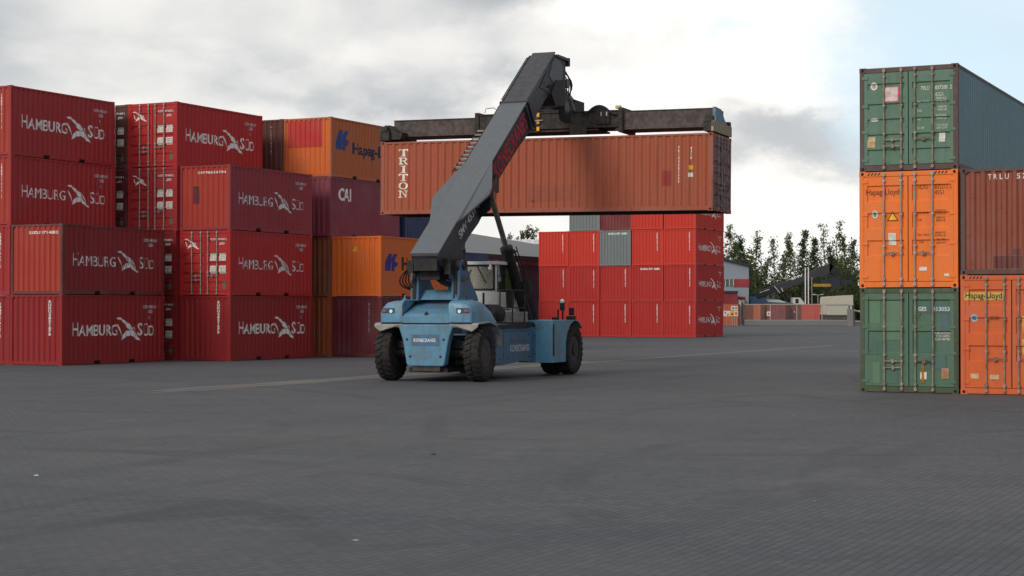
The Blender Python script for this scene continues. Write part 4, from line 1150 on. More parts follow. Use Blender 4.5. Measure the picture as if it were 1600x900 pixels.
# cab
mb = MB()
mb.box(-.74, .74, 2.9, 4.5, 1.62, 2.58)
cab = part('cab', mb, CREAM, stk, bevel=.03)
mb = MB()
for x in (-.72, .66): mb.box(x, x + .06, 2.9, 2.96, 2.58, 3.40); mb.box(x, x + .06, 4.42, 4.5, 2.58, 3.40); 
mb.box(.66, .72, 3.6, 3.68, 2.58, 3.4)
mb.box(-.76, .78, 2.82, 4.55, 3.40, 3.50); mb.box(-.72, .72, 2.9, 2.96, 2.56, 2.64)
part('cab_frame', mb, CREAM, cab, bevel=.015)
GLS = bpy.data.materials.new('painted_reflection_glass'); GLS.use_nodes = True
_t = NT(GLS.node_tree); _b = GLS.node_tree.nodes['Principled BSDF']
_n = _t.noise(_t.vmap(_t.node('ShaderNodeTexCoord').outputs['Object'], (1, 1, 1.5)), 1.6, 3)
_t.l.new(_t.mix(_n, (.30, .28, .22), (.42, .40, .32)), _b.inputs['Base Color']); _b.inputs['Roughness'].default_value = .12  # creamy reflection is put into the pane's own colour
_b.inputs['Alpha'].default_value = .5; _b.inputs['Specular IOR Level'].default_value = .9
mb = MB(); mb.box(-.66, .66, 2.905, 2.915, 2.64, 3.40); part('rear_window', mb, GLS, cab)
mb = MB()
for a, b_, c_, d_ in ((-.68, -.62, 2.62, 3.40), (.62, .68, 2.62, 3.40), (-.68, .68, 2.62, 2.68), (-.68, .68, 3.35, 3.41)): mb.box(a, b_, 2.885, 2.904, c_, d_)
part('window_gasket', mb, BLK, cab)
mb = MB(); mb.bar((.1, 2.88, 3.36), (.38, 2.88, 2.85), .025, .02); part('wiper', mb, BLK, cab)
mb = MB(); mb.box(.725, .735, 2.96, 4.42, 2.58, 3.40); part('side_window', mb, GLASS_D, cab)
mb = MB(); mb.box(-.735, -.725, 2.96, 4.42, 2.58, 3.40); part('side_window', mb, GLASS_D, cab)
mb = MB(); mb.prism(rr_poly([(.18, 2.62), (.60, 2.62), (.62, 3.2), (.42, 3.25), (.22, 3.1)], .1), 'y', 3.3, 3.45); mb.box(.15, .62, 3.3, 3.8, 2.55, 2.7)
part('seat', mb, BLK, cab, bevel=.03)
mb = MB(); mb.lathe([(2.80, .0), (2.78, .05), (2.83, .055), (2.85, .02)], (.55, 0, 3.30), 'y', 12); mb.box(.52, .58, 2.82, 2.9, 3.32, 3.40); part('work_lamp', mb, plain('lamp_white', (.85, .85, .85), .15), cab)
mb = MB(); mb.prism(rr_poly([(3.6, 2.62), (4.35, 2.62), (4.35, 3.3), (3.6, 3.3)], .1), 'x', .74, .75)
part('door_window', mb, plain('green_tint_glass', (.06, .10, .03), .1), cab)
# platform, rails and mirrors right of the cab
mb = MB()
mb.box(.80, 1.45, 1.2, 4.2, 1.60, 1.66); mb.box(.80, 1.46, 1.1, 4.25, 1.52, 1.60)
plat = part('platform', mb, BLK, stk)
mb = MB()
for y in (1.5, 2.5, 3.5): mb.tube([(1.40, y, 1.66), (1.40, y, 2.62)], .022, 6)
mb.tube([(1.40, 1.5, 2.62), (1.40, 3.5, 2.62)], .022, 6); mb.tube([(1.40, 1.5, 2.1), (1.40, 3.5, 2.1)], .02, 6); mb.tube([(.55, 2.3, 2.55), (.55, 2.3, 1.66)], .035, 8)
mb.tube([(.55, 2.3, 2.05), (1.4, 2.3, 2.05)], .02, 6)
part('handrail', mb, BLK, plat)
mb = MB(); mb.prism(rr_poly([(.82, 1.70), (1.30, 1.70), (1.36, 2.0), (1.15, 2.2), (.85, 2.2)], .1), 'y', 1.2, 2.1); part('air_cleaner', mb, BLK, stk, bevel=.03)
mb = MB(); mb.box(.84, 1.32, 2.3, 4.0, 1.66, 1.98); part('tool_box', mb, plain('box_grey', (.22, .22, .22), .6), stk, bevel=.02)
mb = MB(); mb.tube([(.78, 4.3, 3.2), (1.12, 4.35, 3.2), (1.12, 4.35, 2.9)], .018, 6); mb.prism(rr_poly([(.98, 2.35), (1.24, 2.35), (1.26, 2.92), (.96, 2.92)], .06), 'y', 4.3, 4.38); part('mirror', mb, BLK, stk)
mb = MB(); mb.tube([(.78, 3.4, 3.1), (1.0, 3.3, 3.0), (1.0, 3.3, 2.8)], .018, 6); mb.prism(rr_poly([(.90, 2.1), (1.12, 2.1), (1.14, 2.62), (.88, 2.62)], .06), 'y', 3.26, 3.33); part('mirror', mb, BLK, stk)
# fender mounted lamp post and mirrors
mb = MB(); mb.tube([(1.62, 6.3, 1.70), (1.62, 6.3, 2.20)], .03, 8); mb.box(1.55, 1.69, 6.22, 6.3, 2.02, 2.26); mb.tube([(1.58, 6.0, 1.2), (1.58, 5.98, 2.05)], .03, 6); mb.box(1.40, 1.60, 5.9, 6.0, 1.70, 1.80)
mb.box(1.80, 1.94, 6.4, 6.5, 1.86, 2.10); mb.box(1.70, 2.0, 6.38, 6.48, 1.70, 1.84)
lp = part('fender_lamp_post', mb, BLK, stk)
mb = MB(); mb.lathe([(2.26, .055), (2.32, .07), (2.37, .045), (2.385, .0)], (1.62, 6.26, 0), 'z', 12); part('beacon', mb, plain('lamp_white', (.85, .85, .85), .15), lp)
mb = MB(); mb.tube([(1.86, 5.50, .96 - .2), (1.84, 5.50, .96)], .03, 6, .01); 
# side lettering
bm = text_bm('KONECRANES', 2.15, .80, 3.75, 1.00, .015); me = bpy.data.meshes.new('lettering')
for v in bm.verts: v.co = Vector((1.4635, v.co.x, v.co.y))
bm.to_mesh(me); bm.free(); link('lettering', me, PALE, stk, None)
mb = MB(); mb.box(1.458, 1.475, 2.2, 3.4, 1.12, 1.30); mb.box(1.458, 1.48, 1.3, 1.36, 1.0, 1.2); part('step_plate', mb, SBLUED, stk)
mb = MB(); mb.box(1.30, 1.50, 1.15, 3.7, 1.50, 1.58); part('running_board', mb, BLK, stk)

# ================================================================== spreader
spx = (0, 0, 0)
spr = empty('container_spreader', (hx, hy, HANG_Z + H0), R(90) - AH, 'dark brown telescopic spreader beam gripping the hanging brick red container from above', 'spreader')
spr.rotation_euler = (TILT, 0, R(90) - AH)
SPB = plain('spreader_brown', (.042, .034, .034), .75, .1, .45)
SPB2 = plain('spreader_brown_beam', (.085, .072, .070), .75, .1, .35)
# local frame: y from right end (0) to left end (12.19), x across (near side negative), z above the container roof
def beam(y0, y1, z0, z1, w, name, m, x=0):
    mb = MB(); mb.box(x - w / 2, x + w / 2, y0, y1, z0, z1)
    mb.box(x - w / 2 - .03, x + w / 2 + .03, y0, y1, z1, z1 + .03); mb.box(x - w / 2 - .03, x + w / 2 + .03, y0, y1, z0 - .03, z0)
    return part(name, mb, m, spr)
beam(.12, 3.6, .28, .86, .46, 'telescopic_arm', SPB2, -.35); beam(.12, 3.6, .28, .86, .3, 'telescopic_arm', SPB2, .5)
beam(8.5, 11.95, .26, .80, .46, 'telescopic_arm', SPB2, -.35); beam(8.5, 11.95, .26, .80, .3, 'telescopic_arm', SPB2, .5)
mb = MB(); mb.box(-.68, .75, 3.4, 8.75, .34, .88); mb.box(-.72, .78, 3.4, 8.75, .885, .92); mb.box(-.73, .79, 3.30, 3.45, .16, 1.0); mb.box(-.73, .79, 8.6, 8.75, .22, .98)
mb.box(-.71, -.68, 4.6, 5.2, .1, .5); mb.box(-.66, .7, 4.2, 7.9, .24, .30)
main = part('main_beam', mb, SPB, spr)
HAZ = new_mat('striped_end_beam'); _m, _t, _b = HAZ
_v = _t.node('ShaderNodeTexCoord').outputs['Object']; _s = _t.node('ShaderNodeSeparateXYZ'); _t.l.new(_v, _s.inputs[0])
_f = _t.math('GREATER_THAN', _t.math('FRACT', _t.math('MULTIPLY', _t.math('ADD', _s.outputs[0], _t.math('MULTIPLY', _s.outputs[2], .6)), 4.0)), .62)
_t.l.new(_t.mix(_f, (.36, .31, .20), (.10, .085, .06)), _b.inputs['Base Color']); _b.inputs['Roughness'].default_value = .7
for yy, sgn in ((.0, 1), (12.192, -1)):
    mb = MB(); mb.mat(0); a, b = sorted((yy + sgn * .05, yy + sgn * .32)); mb.box(-HW + .02, HW - .02, a, b, .06, .40)
    a2, b2 = sorted((yy - sgn * .03, yy + sgn * .05)); mb.mat(1 if yy == 0 else 0); mb.box(-HW + .0, HW - .0, a2, b2, .05, .40)
    mb.mat(0)
    for xx in (-HW + .12, HW - .12): mb.lathe([(-.06, .06), (.08, .06)], (xx, yy + sgn * .09, 0), 'z', 10); mb.box(xx - .13, xx + .13, min(yy, yy + sgn * .25), max(yy, yy + sgn * .25), .38, .56)
    eb = part('end_beam', mb, [SPB, _m], spr)
    mb = MB(); yb0, yb1 = sorted((yy + sgn * .06, yy + sgn * .16))
    if yy == 0: mb.prism([(-.62, .40), (1.0, .40), (.55, .62), (.15, .90), (-.62, .92)], 'y', yb0, yb1)
    else: mb.prism([(-1.05, .40), (.62, .40), (.62, .5), (-.62, .5), (-1.0, .62)], 'y', yb0, yb1)
    part('gusset', mb, plain('spreader_blue', (.13, .22, .30), .6) if yy == 0 else SPB, spr)
    mb = MB(); mb.lathe([(-.03, .10), (.03, .10)], (-HW + .14, yy + sgn * .1 - .0, .40), 'x', 14)
    part('guide_roller', mb, BLK, spr)
# left bracket between the arm and end beam
mb = MB(); mb.prism([(11.5, .10), (12.05, .10), (12.10, .48), (11.95, .62), (11.62, .34), (11.4, .34)], 'x', -1.05, -.4); part('arm_bracket', mb, SPB, spr)
# rotator, side shift frame and hanging links
mb = MB(); mb.lathe([(.88, .52), (1.06, .52), (1.08, .40), (1.22, .40)], (0, 6.1, 0), 'z', 24); mb.box(-.6, .6, 5.3, 6.9, .90, 1.0)
part('rotator', mb, BLK, spr)
mb = MB(); mb.prism([(5.2, 1.15), (5.35, 1.45), (5.75, 1.85), (6.25, 1.95), (6.7, 1.55), (6.9, 1.15)], 'x', -.42, -.32); mb.prism([(5.2, 1.15), (5.75, 1.85), (6.25, 1.95), (6.9, 1.15)], 'x', .32, .42)
mb.box(-.42, .42, 5.5, 6.6, 1.12, 1.45); mb.box(-.5, .5, 5.1, 5.5, .95, 1.35)
part('yoke', mb, BLK, spr)
mb = MB(); mb.prism([(5.05, .95), (5.45, .95), (5.65, 1.5), (5.4, 1.62), (5.15, 1.35)], 'x', -.75, -.55); part('damper', mb, plain('damper_grey', (.05, .05, .055), .5), spr)
for i in range(5):
    mb = MB(); mb.tube(droop((-.5, 5.35 + i * .06, 1.25), (-.6, 5.65, 2.6 - .05 * i), -.02, 8, (-.05, -.25 - .05 * i, 0)), .022, 6); part('hose', mb, HOSE, spr)
for i in range(4):
    mb = MB(); mb.tube(droop((-.72, 4.75 - .05 * i, .8), (-.74, 3.5 + .05 * i, .75), -.16 - .05 * i), .028, 6); part('hose', mb, HOSE, spr)
for y0, y1, z in ((7.7, 6.2, .62), (7.6, 6.6, .75), (7.2, 6.3, 1.05), (7.4, 6.5, .95)):
    mb = MB(); mb.tube([(-.74, y0, z), (-.76, (y0 + y1) / 2, z - .03), (-.74, y1, z + .02)], .02, 6); part('pipe', mb, plain('bright_pipe', (.4, .35, .35), .4, .5), spr)
mb = MB()
for z0 in (.28, .52, .76): mb.box(-.745, -.725, 6.32, 6.42, z0, z0 + .14)
part('yellow_marker', mb, YELL, spr)
mb = MB(); mb.box(-.76, -.73, 3.75, 4.25, .45, .92); mb.tube([(-.78, 3.9, .42), (-.78, 3.9, .95)], .02, 6)
vb = part('valve_block', mb, BLK, spr)
mb = MB(); mb.box(-.77, -.755, 3.83, 3.88, .72, .86); mb.box(-.77, -.755, 4.03, 4.07, .72, .86)
part('gauge_glass', mb, plain('bright_pipe', (.4, .35, .35), .4, .5), vb)
mb = MB(); mb.box(-.6, -.45, 3.42, 3.6, .98, 1.08); part('work_lamp', mb, plain('yellow_green_lamp', (.45, .48, .15), .5), spr)
mb = MB(); mb.tube([(-.55, 8.45, .98), (-.55, 8.4, 1.14), (-.55, 8.1, 1.16), (-.55, 7.9, 1.0)], .018, 6); part('grab_loop', mb, plain('bright_pipe', (.4, .35, .35), .4, .5), spr)

# ================================================================== surroundings
ROOFG = paint('roof_grey', (.155, .165, .175), .0, .15, .7, .2, fade=(.17, .175, .185))
WALLL = paint('wall_lilac_grey', (.40, .39, .44), .0, .35, .7, .3, fade=(.34, .33, .38))
WALLD = paint('door_plum_grey', (.075, .055, .085), .0, .3, .7, .3)
def wpt(p, q, z): return XY(p, q, z)
def gbox(mb, p0, p1, q0, q1, z0, z1):      # box square to the yard grid, written in world coordinates
    c = [XY(p0, q0), XY(p1, q0), XY(p1, q1), XY(p0, q1)]
    return mb.add([(x, y, z) for z in (z0, z1) for x, y, _ in c], [(0, 3, 2, 1), (4, 5, 6, 7), (0, 1, 5, 4), (1, 2, 6, 5), (2, 3, 7, 6), (3, 0, 4, 7)])
# warehouse behind the cab
pe, q0w, q1w = -57.5, 96.0, 150.0
wh = empty('warehouse', (0, 0, 0), 0, 'long grey-roofed warehouse with a pale lilac wall, between cab and far red stack', 'warehouse')
mb = MB(); gbox(mb, pe - 24, pe, q0w, q1w, 0, 6.0); part('wall', mb, WALLL, wh)
mb = MB()
e0, e1 = XY(pe + .5, q0w - .6, 5.95), XY(pe + .5, q1w + .6, 5.95); f0, f1 = XY(pe - 24.5, q0w - .6, 5.95), XY(pe - 24.5, q1w + .6, 5.95)
r0, r1 = XY(pe - 12, q0w + 3, 8.75), XY(pe - 12, q1w - 14, 8.55)
mb.add([e0, e1, f1, f0, r0, r1], [(0, 1, 5, 4), (2, 3, 4, 5), (1, 2, 5), (3, 0, 4), (3, 2, 1, 0)])
wr_ = part('roof', mb, ROOFG, wh)
mb = MB(); gbox(mb, pe + .5, pe + .62, q0w - .6, q1w + .6, 5.70, 6.02); part('eaves_gutter', mb, plain('gutter_dark', (.03, .022, .03), .7), wr_)
for q in (120.4, 129.2, 138):
    mb = MB(); gbox(mb, pe + .0, pe + .10, q, q + 6.0, 0, 5.4); part('sliding_door', mb, WALLD, wh)
for q in (103.0, 109.0):
    mb = MB(); gbox(mb, pe - 12.3, pe - 11.6, q + 8, q + 8.8, 8.6, 8.95); part('roof_vent', mb, plain('gutter_dark', (.03, .022, .03), .7), wr_)
# lower shed with a bright roof edge further off
sh_ = empty('shed', (0, 0, 0), 0, 'far low shed with a bright white roof edge just left of the red stack', 'shed')
mb = MB(); mb.box(-3, 7, 190, 205, 0, 9.0); part('wall', mb, WALLL, sh_)
mb = MB(); mb.box(-3.3, 7.3, 189.6, 205.4, 9.0, 9.5); part('roof', mb, plain('white_metal_roof', (.75, .76, .78), .5), sh_)

# pale office building with a red band
FBY = 240.0
def fx(px): return (px - 800) / 2750 * FBY
def fz(py): return 2.087 + (481.6 - py) / 2750 * FBY
ob_ = empty('office_building', (0, 0, 0), 0, 'pale blue-grey building with a red window band and red porch, far beyond the gate', 'building')
mb = MB(); xr, xl = fx(1170), fx(1170) - 20
mb.prism([(xl, 0), (xr, 0), (xr, fz(415.5)), (xr - 9.6, fz(388.5)), (xl, fz(418))], 'y', FBY, FBY + 24)
part('wall', mb, paint('pale_blue_cladding', (.25, .30, .36), .0, .2, .7, .15), ob_)
mb = MB(); mb.prism([(xr + .3, fz(416.5)), (xr + .3, fz(414)), (xr - 9.6, fz(386.5)), (xl - .3, fz(416.5)), (xl - .3, fz(418.5)), (xr - 9.6, fz(389))], 'y', FBY - .5, FBY + 24.4)
part('roof', mb, plain('dark_roof_edge', (.03, .035, .04), .7), ob_)
mb = MB(); mb.box(fx(1146), xr + .06, FBY - .08, FBY + 3, fz(448.5), fz(436)); part('red_band', mb, paint('building_red', (.30, .018, .035), 0, .2, .6), ob_)
mb = MB(); mb.box(fx(1131) - 6, fx(1146), FBY - .06, FBY + .4, fz(447.5), fz(436)); wn_ = part('window', mb, plain('office_glass', (.05, .09, .07), .15, 0, .5, .8), ob_)
mb = MB()
for i in range(12): x = fx(1146) - .55 * i; mb.box(x - .04, x + .04, FBY - .10, FBY - .06, fz(447.5), fz(436))
part('window_frame', mb, CREAM, wn_)
mb = MB(); mb.box(fx(1131) - 5, fx(1145), FBY - 5, FBY - .1, 0, fz(458)); mb.box(fx(1145), fx(1159.5), FBY - 3.5, FBY - .1, 0, fz(464)); part('porch', mb, paint('porch_red', (.22, .02, .03), 0, .2, .6), ob_)
mb = MB(); mb.box(fx(1131) - 5.2, fx(1146), FBY - 5.2, FBY - .1, fz(458), fz(455)); part('porch_roof', mb, plain('dark_roof_edge', (.03, .035, .04), .7), ob_)
mb = MB(); mb.box(fx(1148), fx(1151), FBY - 3.58, FBY - 3.5, 0, fz(468)); mb.box(fx(1154), fx(1158), FBY - 3.58, FBY - 3.5, 0, fz(469)); part('porch_door', mb, plain('pale_door', (.5, .52, .55), .5), ob_)

# containers beyond the gate
GG = 'containers lined up beyond the gate'
def far_cont(px, Z, m, label, **k):
    x = (px - 800) / 2750 * Z
    c = container(label, (x - HW * CT, Z + HW * ST, 0), m, group=GG, **k); return c
far_cont(1153, 213, paint('rust_orange_paint', (.40, .10, .045), .3, .3), 'rusty orange container left of the gate post, behind the hazard signs')
far_cont(1188, 228, paint('rust_orange_paint', (.40, .10, .045), .3, .3), 'faded orange-brown container end just inside the left half of the gate')
far_cont(1227, 228, paint('plum_red_paint', (.20, .030, .040), .3, .3), 'plum red container end in the middle of the gate')
far_cont(1256, 229, paint('plum_dark_paint', (.16, .026, .040), .3, .3), 'dark plum container with small white marks, right of the gate middle',
         fr=[('data_print', end_decal('fm', rects((1.1, 1.5, 1.25, 1.7))), WHITE)])
far_cont(1281, 227, paint('coral_red_paint', (.48, .055, .045), .2, .2), 'coral red container end right of the gate middle, brightest beyond the gate')
far_cont(1305, 231, paint('plum_red_paint', (.20, .030, .040), .3, .3), 'plum container half hidden by the white truck')

# gate
GZ = 214.0; gpx = lambda px: (px - 800) / 2750 * GZ
gt = empty('sliding_gate', (gpx(1157.5), GZ, 0), -R(14), 'long galvanised mesh sliding gate on a low concrete-grey beam', 'gate')
GL_ = 13.0
CONC = paint('concrete_grey', (.17, .17, .175), 0, .35, .8, .4, fade=(.20, .195, .19))
mb = MB(); mb.box(.3, GL_, -.12, .12, .03, .62); part('base_beam', mb, CONC, gt)
mb = MB(); mb.box(.3, GL_, -.04, .04, 2.50, 2.60); mb.box(.3, GL_, -.03, .03, .62, .68); part('rail', mb, GALV, gt)
for x in (.35, 3.55, 6.75, 9.75, 12.9):
    mb = MB(); mb.box(x - .05, x + .05, -.05, .05, .62, 2.60); part('post', mb, GALV, gt)
mb = MB()
for i in range(100): x = .4 + i * .125; mb.box(x, x + .012, -.006, .006, .68, 2.5)
for i in range(9): z = .8 + i * .2; mb.box(.35, 12.9, -.006, .006, z, z + .010)
part('mesh_infill', mb, GALV, gt)
mb = MB(); mb.box(3.15, 3.6, -.09, -.06, 1.15, 1.7); pl_ = part('gate_plate', mb, STICK, gt)
mb = MB(); mb.box(3.28, 3.46, -.10, -.09, 1.3, 1.55); part('gate_plate_mark', mb, REDP, pl_)
gp1 = empty('gate_post', (gpx(1156.5), GZ - .3, 0), -T, 'slim galvanised gate post at the left end of the gate', 'gate post')
mb = MB(); mb.box(-.12, .12, -.12, .12, .0, 3.05); mb.box(-.2, .2, -.2, .2, 0, .08); part('column', mb, GALV, gp1); 
mb = MB(); mb.box(.13, .30, -.1, .1, .3, 2.8); part('guide_plate', mb, plain('dark_green_steel', (.03, .05, .05), .6), gp1)
gp2 = empty('gate_post', ((1329.5 - 800) / 2750 * 203, 203, 0), -T, 'stout concrete gate post with two dark knobs, right end of the gate', 'gate post')
mb = MB(); mb.box(-.36, .36, -.36, .36, 0, 2.0); part('column', mb, CONC, gp2, bevel=.02)
for x in (-.2, .2):
    mb = MB(); mb.lathe([(2.0, .07), (2.22, .07), (2.3, .11), (2.36, .02)], (x, 0, 0), 'z', 10); part('knob', mb, BLK, gp2)
mb = MB(); mb.box(.36, 3.2, -.05, .05, 1.75, 1.85); mb.bar((.36, 0, 1.9), (3.0, 0, 1.0), .06, .10); mb.bar((.36, 0, .6), (3.2, 0, .6), .06, .1); part('support_arm', mb, GALV, gp2)
# hazard signs in front of the orange container
SZ = 209.0; sx_ = lambda px: (px - 800) / 2750 * SZ; sz_ = lambda py: 2.087 + (481.6 - py) / 2750 * SZ
GS = 'hazard signs beside the gate'
def sign(x0, x1, y0, y1, m, label, extra=None, text=None, tm=None):
    r = empty('safety_sign', (sx_((x0 + x1) / 2), SZ, 0), 0, label, 'sign', GS)
    w = sx_(x1) - sx_(x0); a, b = sz_(y1), sz_(y0)
    mb = MB(); mb.box(-w / 2, w / 2, -.02, .0, a, b); pn = part('panel', mb, m, r)
    mb = MB(); mb.box(-.03, .03, .0, .06, 0, b); part('post', mb, GALV, r)
    if extra:
        me = bpy.data.meshes.new('pictogram'); bm = extra(w, a, b)
        for v in bm.verts: v.co = Vector((v.co.x, -.024, v.co.y))
        bm.to_mesh(me); bm.free(); link('pictogram', me, tm or BLACKP, pn)
sign(1142, 1152.8, 478, 484.6, STICK, 'upper white sign with a black dot, above the yellow one', lambda w, a, b: merge(disc(w * .25, (a + b) / 2, .10, .10)(), rects((-w * .35, (a + b) / 2 - .1, -w * .02, (a + b) / 2 + .06))()))
sign(1130.6, 1140.6, 485.6, 494, STICK, 'white sign left of the yellow one beside the red stack', lambda w, a, b: merge(disc(-w * .2, (a + b) / 2 + .08, .1, .1)(), rects((0, a + .1, w * .35, a + .25))()), tm=REDP)
sign(1140.8, 1147.0, 485.6, 494, YELL, 'yellow warning sign with black triangle in the middle of the lower row', lambda w, a, b: poly_bm([[(-.16, a + .16), (.16, a + .16), (0, b - .14)]]))
sign(1147.2, 1153.4, 485.6, 494, STICK, 'sign with an orange-red disc, right of the yellow sign', lambda w, a, b: disc(0, (a + b) / 2, .19, .19)(), tm=plain('sign_orange', (.62, .16, .03), .6))

# white truck body
tz = 222.0; tx = lambda px: (px - 800) / 2750 * tz; tzz = lambda py: 2.087 + (481.6 - py) / 2750 * tz
tr = empty('box_truck', (tx(1312), tz, 0), 0, 'parked cream white truck with a slanted box body beyond the gate', 'truck')
mb = MB(); c0 = tx(1312)
mb.prism(rr_poly([(tx(1292) - c0, 1.25), (tx(1333) - c0, 1.25), (tx(1333) - c0, tzz(461)), (tx(1295) - c0, tzz(463.5))], .08), 'y', 0, 6.0); body_ = part('box_body', mb, plain('tarpaulin_cream', (.48, .46, .38), .7, var=.08), tr)
mb = MB(); mb.box(-1.75, 1.65, -.02, -.0, 2.42, 2.5); part('body_seam', mb, plain('seam_grey', (.2, .2, .18), .7), body_)
mb = MB(); mb.box(-1.5, 1.6, .1, 5.8, .85, 1.24); mb.box(-1.5, 1.6, .05, .15, .5, .8); part('undercarriage', mb, BLK, tr)
for x in (-1.1, -.1, 1.2): 
    mb = MB(); mb.lathe([(-.16, .30), (-.16, .48), (.16, .48), (.16, .30)], (x, .1, .48), 'y', 20); part('wheel', mb, TYRE, tr)
mb = MB(); mb.box(-1.9, -1.7, .0, .4, .9, 1.2); part('bumper', mb, BLK, tr)

# second reach stacker in the distance
DZ = 246.0
dxf = lambda px: (px - 800) / 2750 * DZ; dzf = lambda py: 2.087 + (481.6 - py) / 2750 * DZ
st2 = empty('reach_stacker', (dxf(1215), DZ, 0), 0, 'distant reach stacker with its dark boom lowered towards the right, in front of the trees', 'reach stacker')
d0 = dxf(1215)
def dp(px, py, y=0): return (dxf(px) - d0, y, dzf(py))
mb = MB(); mb.prism([dp(*q)[::2] for q in ((1173, 459), (1180, 466), (1215, 456), (1258, 439), (1256, 430), (1215, 444))], 'y', -.5, .5); b2 = part('boom', mb, plain('far_boom_grey', (.035, .037, .045), .6), st2)
mb = MB(); mb.prism([dp(*q)[::2] for q in ((1255, 431), (1258, 439), (1295, 427), (1302, 416), (1297, 412), (1280, 417))], 'y', -.4, .4); part('inner_boom', mb, plain('far_boom_grey', (.035, .037, .045), .6), st2)
mb = MB(); mb.prism([dp(*q)[::2] for q in ((1296, 412), (1303, 414), (1309, 424), (1310, 440), (1301, 442), (1300, 428), (1295, 424))], 'y', -.4, .4); part('boom_head', mb, BLK, st2)
bm = text_bm('SMV', 0, 0, 1, 1, .03); me = bpy.data.meshes.new('lettering')
P0, PX, PY_ = Vector(dp(1236, 438)), Vector(dp(1254, 431.5)) - Vector(dp(1236, 438)), Vector(dp(1235, 434)) - Vector(dp(1236, 438))
for v in bm.verts: q = P0 + PX * v.co.x + PY_ * v.co.y; v.co = (q.x, -.51, q.z)
bm.to_mesh(me); bm.free(); link('lettering', me, WHITE, b2)
mb = MB()
for a, c in (((1186, 457.5), (1191, 455.6)), ((1192, 455.3), (1201, 452))):
    mb.bar((dp(*a)[0], -.52, dp(*a)[2]), (dp(*c)[0], -.52, dp(*c)[2]), .02, .12)
part('boom_marking', mb, WHITE, b2)
mb = MB(); mb.tube([dp(1208, 447, -.8), dp(1228, 470, -.8)], .13, 8); mb.tube([dp(1219, 447, .8), dp(1235, 472, .8)], .13, 8); part('lift_cylinder', mb, BLK, st2)
mb = MB(); mb.tube([dp(1208, 447, -.96), dp(1217, 458, -.96)], .07, 6); mb.tube([dp(1219, 450, -.96), dp(1222, 456, -.96)], .07, 6); part('piston_rod', mb, CREAM, st2)
mb = MB(); mb.prism([dp(*q)[::2] for q in ((1170, 464), (1178, 463), (1184, 470), (1190, 466), (1200, 465), (1228, 472), (1245, 476), (1245, 490), (1172, 490))], 'y', -1.4, 1.4); part('body', mb, SBLUED, st2)
mb = MB(); mb.prism([dp(*q)[::2] for q in ((1195, 468), (1215, 468.5), (1227, 473), (1198, 472))], 'y', -1.45, -1.40); part('hood_panel', mb, CREAM, st2)
mb = MB(); mb.prism([dp(*q)[::2] for q in ((1237, 465), (1248, 465), (1255, 473), (1256, 482), (1237, 482))], 'y', -1.0, .8); cb = part('cab', mb, CREAM, st2)
mb = MB(); mb.box(dxf(1241) - d0, dxf(1246) - d0, -1.02, -1.0, dzf(474), dzf(467)); part('window', mb, GLASS_D, cb)
for px in (1180, 1240):
    mb = MB(); mb.lathe([(-1.5, .45), (-1.5, .85), (-1.0, .85), (-1.0, .45)], (dxf(px) - d0, 0, .85), 'y', 20); part('wheel', mb, TYRE, st2)
sp2 = empty('container_spreader', (dxf(1303), DZ, 0), 0, 'distant empty spreader with a yellow beam hanging below the lowered boom', 'spreader')
d1 = dxf(1303)
mb = MB(); mb.box(dxf(1271) - d1, dxf(1299) - d1, -.3, .3, dzf(448), dzf(443.5)); part('yellow_beam', mb, plain('dull_yellow', (.36, .22, .03), .6), sp2)
mb = MB(); mb.box(dxf(1283) - d1, dxf(1331) - d1, -.3, .3, dzf(443.3), dzf(437)); mb.box(dxf(1298) - d1, dxf(1312) - d1, -.5, .5, dzf(452), dzf(433)); mb.box(dxf(1301) - d1, dxf(1309) - d1, -.2, .2, dzf(433), dzf(426)); part('main_beam', mb, plain('far_spreader_blue', (.02, .025, .04), .6), sp2)
mb = MB(); mb.tube([(dxf(1301) - d1, -.4, dzf(452)), (dxf(1302) - d1, -.4, dzf(463))], .06, 6); mb.tube([(dxf(1309.5) - d1, -.4, dzf(452)), (dxf(1309) - d1, -.4, dzf(463))], .06, 6); part('hanging_leg', mb, BLK, sp2)

# poles
def fpole(px, y0, y1, Z, r, m, label, cat='pole', group=None):
    mb = MB(); x = (px - 800) / 2750 * Z; zf = lambda y: 2.087 + (481.6 - y) / 2750 * Z
    mb.tube([(x, Z, max(0, zf(y1))), (x, Z, zf(y0))], r, 8); mb.tube([(x, Z, max(0, zf(y1))), (x, Z, max(0, zf(y1)) + .3)], r * 1.8, 8)
    o = part('mast', mb, m); tag(o, label, cat, group); return o
fpole(1258.4, 418, 510, 236, .075, WHITE, 'left one of the pair of tall white masts before the trees', 'mast', 'pair of white masts')
fpole(1263.2, 418, 510, 236, .075, WHITE, 'right one of the pair of tall white masts before the trees', 'mast', 'pair of white masts')
fpole(1268.6, 433, 510, 233, .05, GALV, 'thin grey mast just right of the two white masts', 'mast')
lmp = empty('street_lamp', (dxf(1278), 246, 0), 0, 'small double-headed street lamp on a grey pole beyond the gate', 'street lamp')
mb = MB(); mb.tube([(0, 0, 0), (0, 0, dzf(461))], .06, 8); part('pole', mb, GALV, lmp)
for s_ in (-1, 1):
    mb = MB(); mb.bar((0, 0, dzf(461)), (s_ * .45, 0, dzf(460)), .05, .05); mb.loft([[(s_ * .3, -.1, dzf(461)), (s_ * .3, .1, dzf(461)), (s_ * .3, .1, dzf(460)), (s_ * .3, -.1, dzf(460))], [(s_ * .75, -.08, dzf(460.4)), (s_ * .75, .08, dzf(460.4)), (s_ * .75, .08, dzf(459.3)), (s_ * .75, -.08, dzf(459.3))]])
    part('lamp_head', mb, CREAM, lmp)

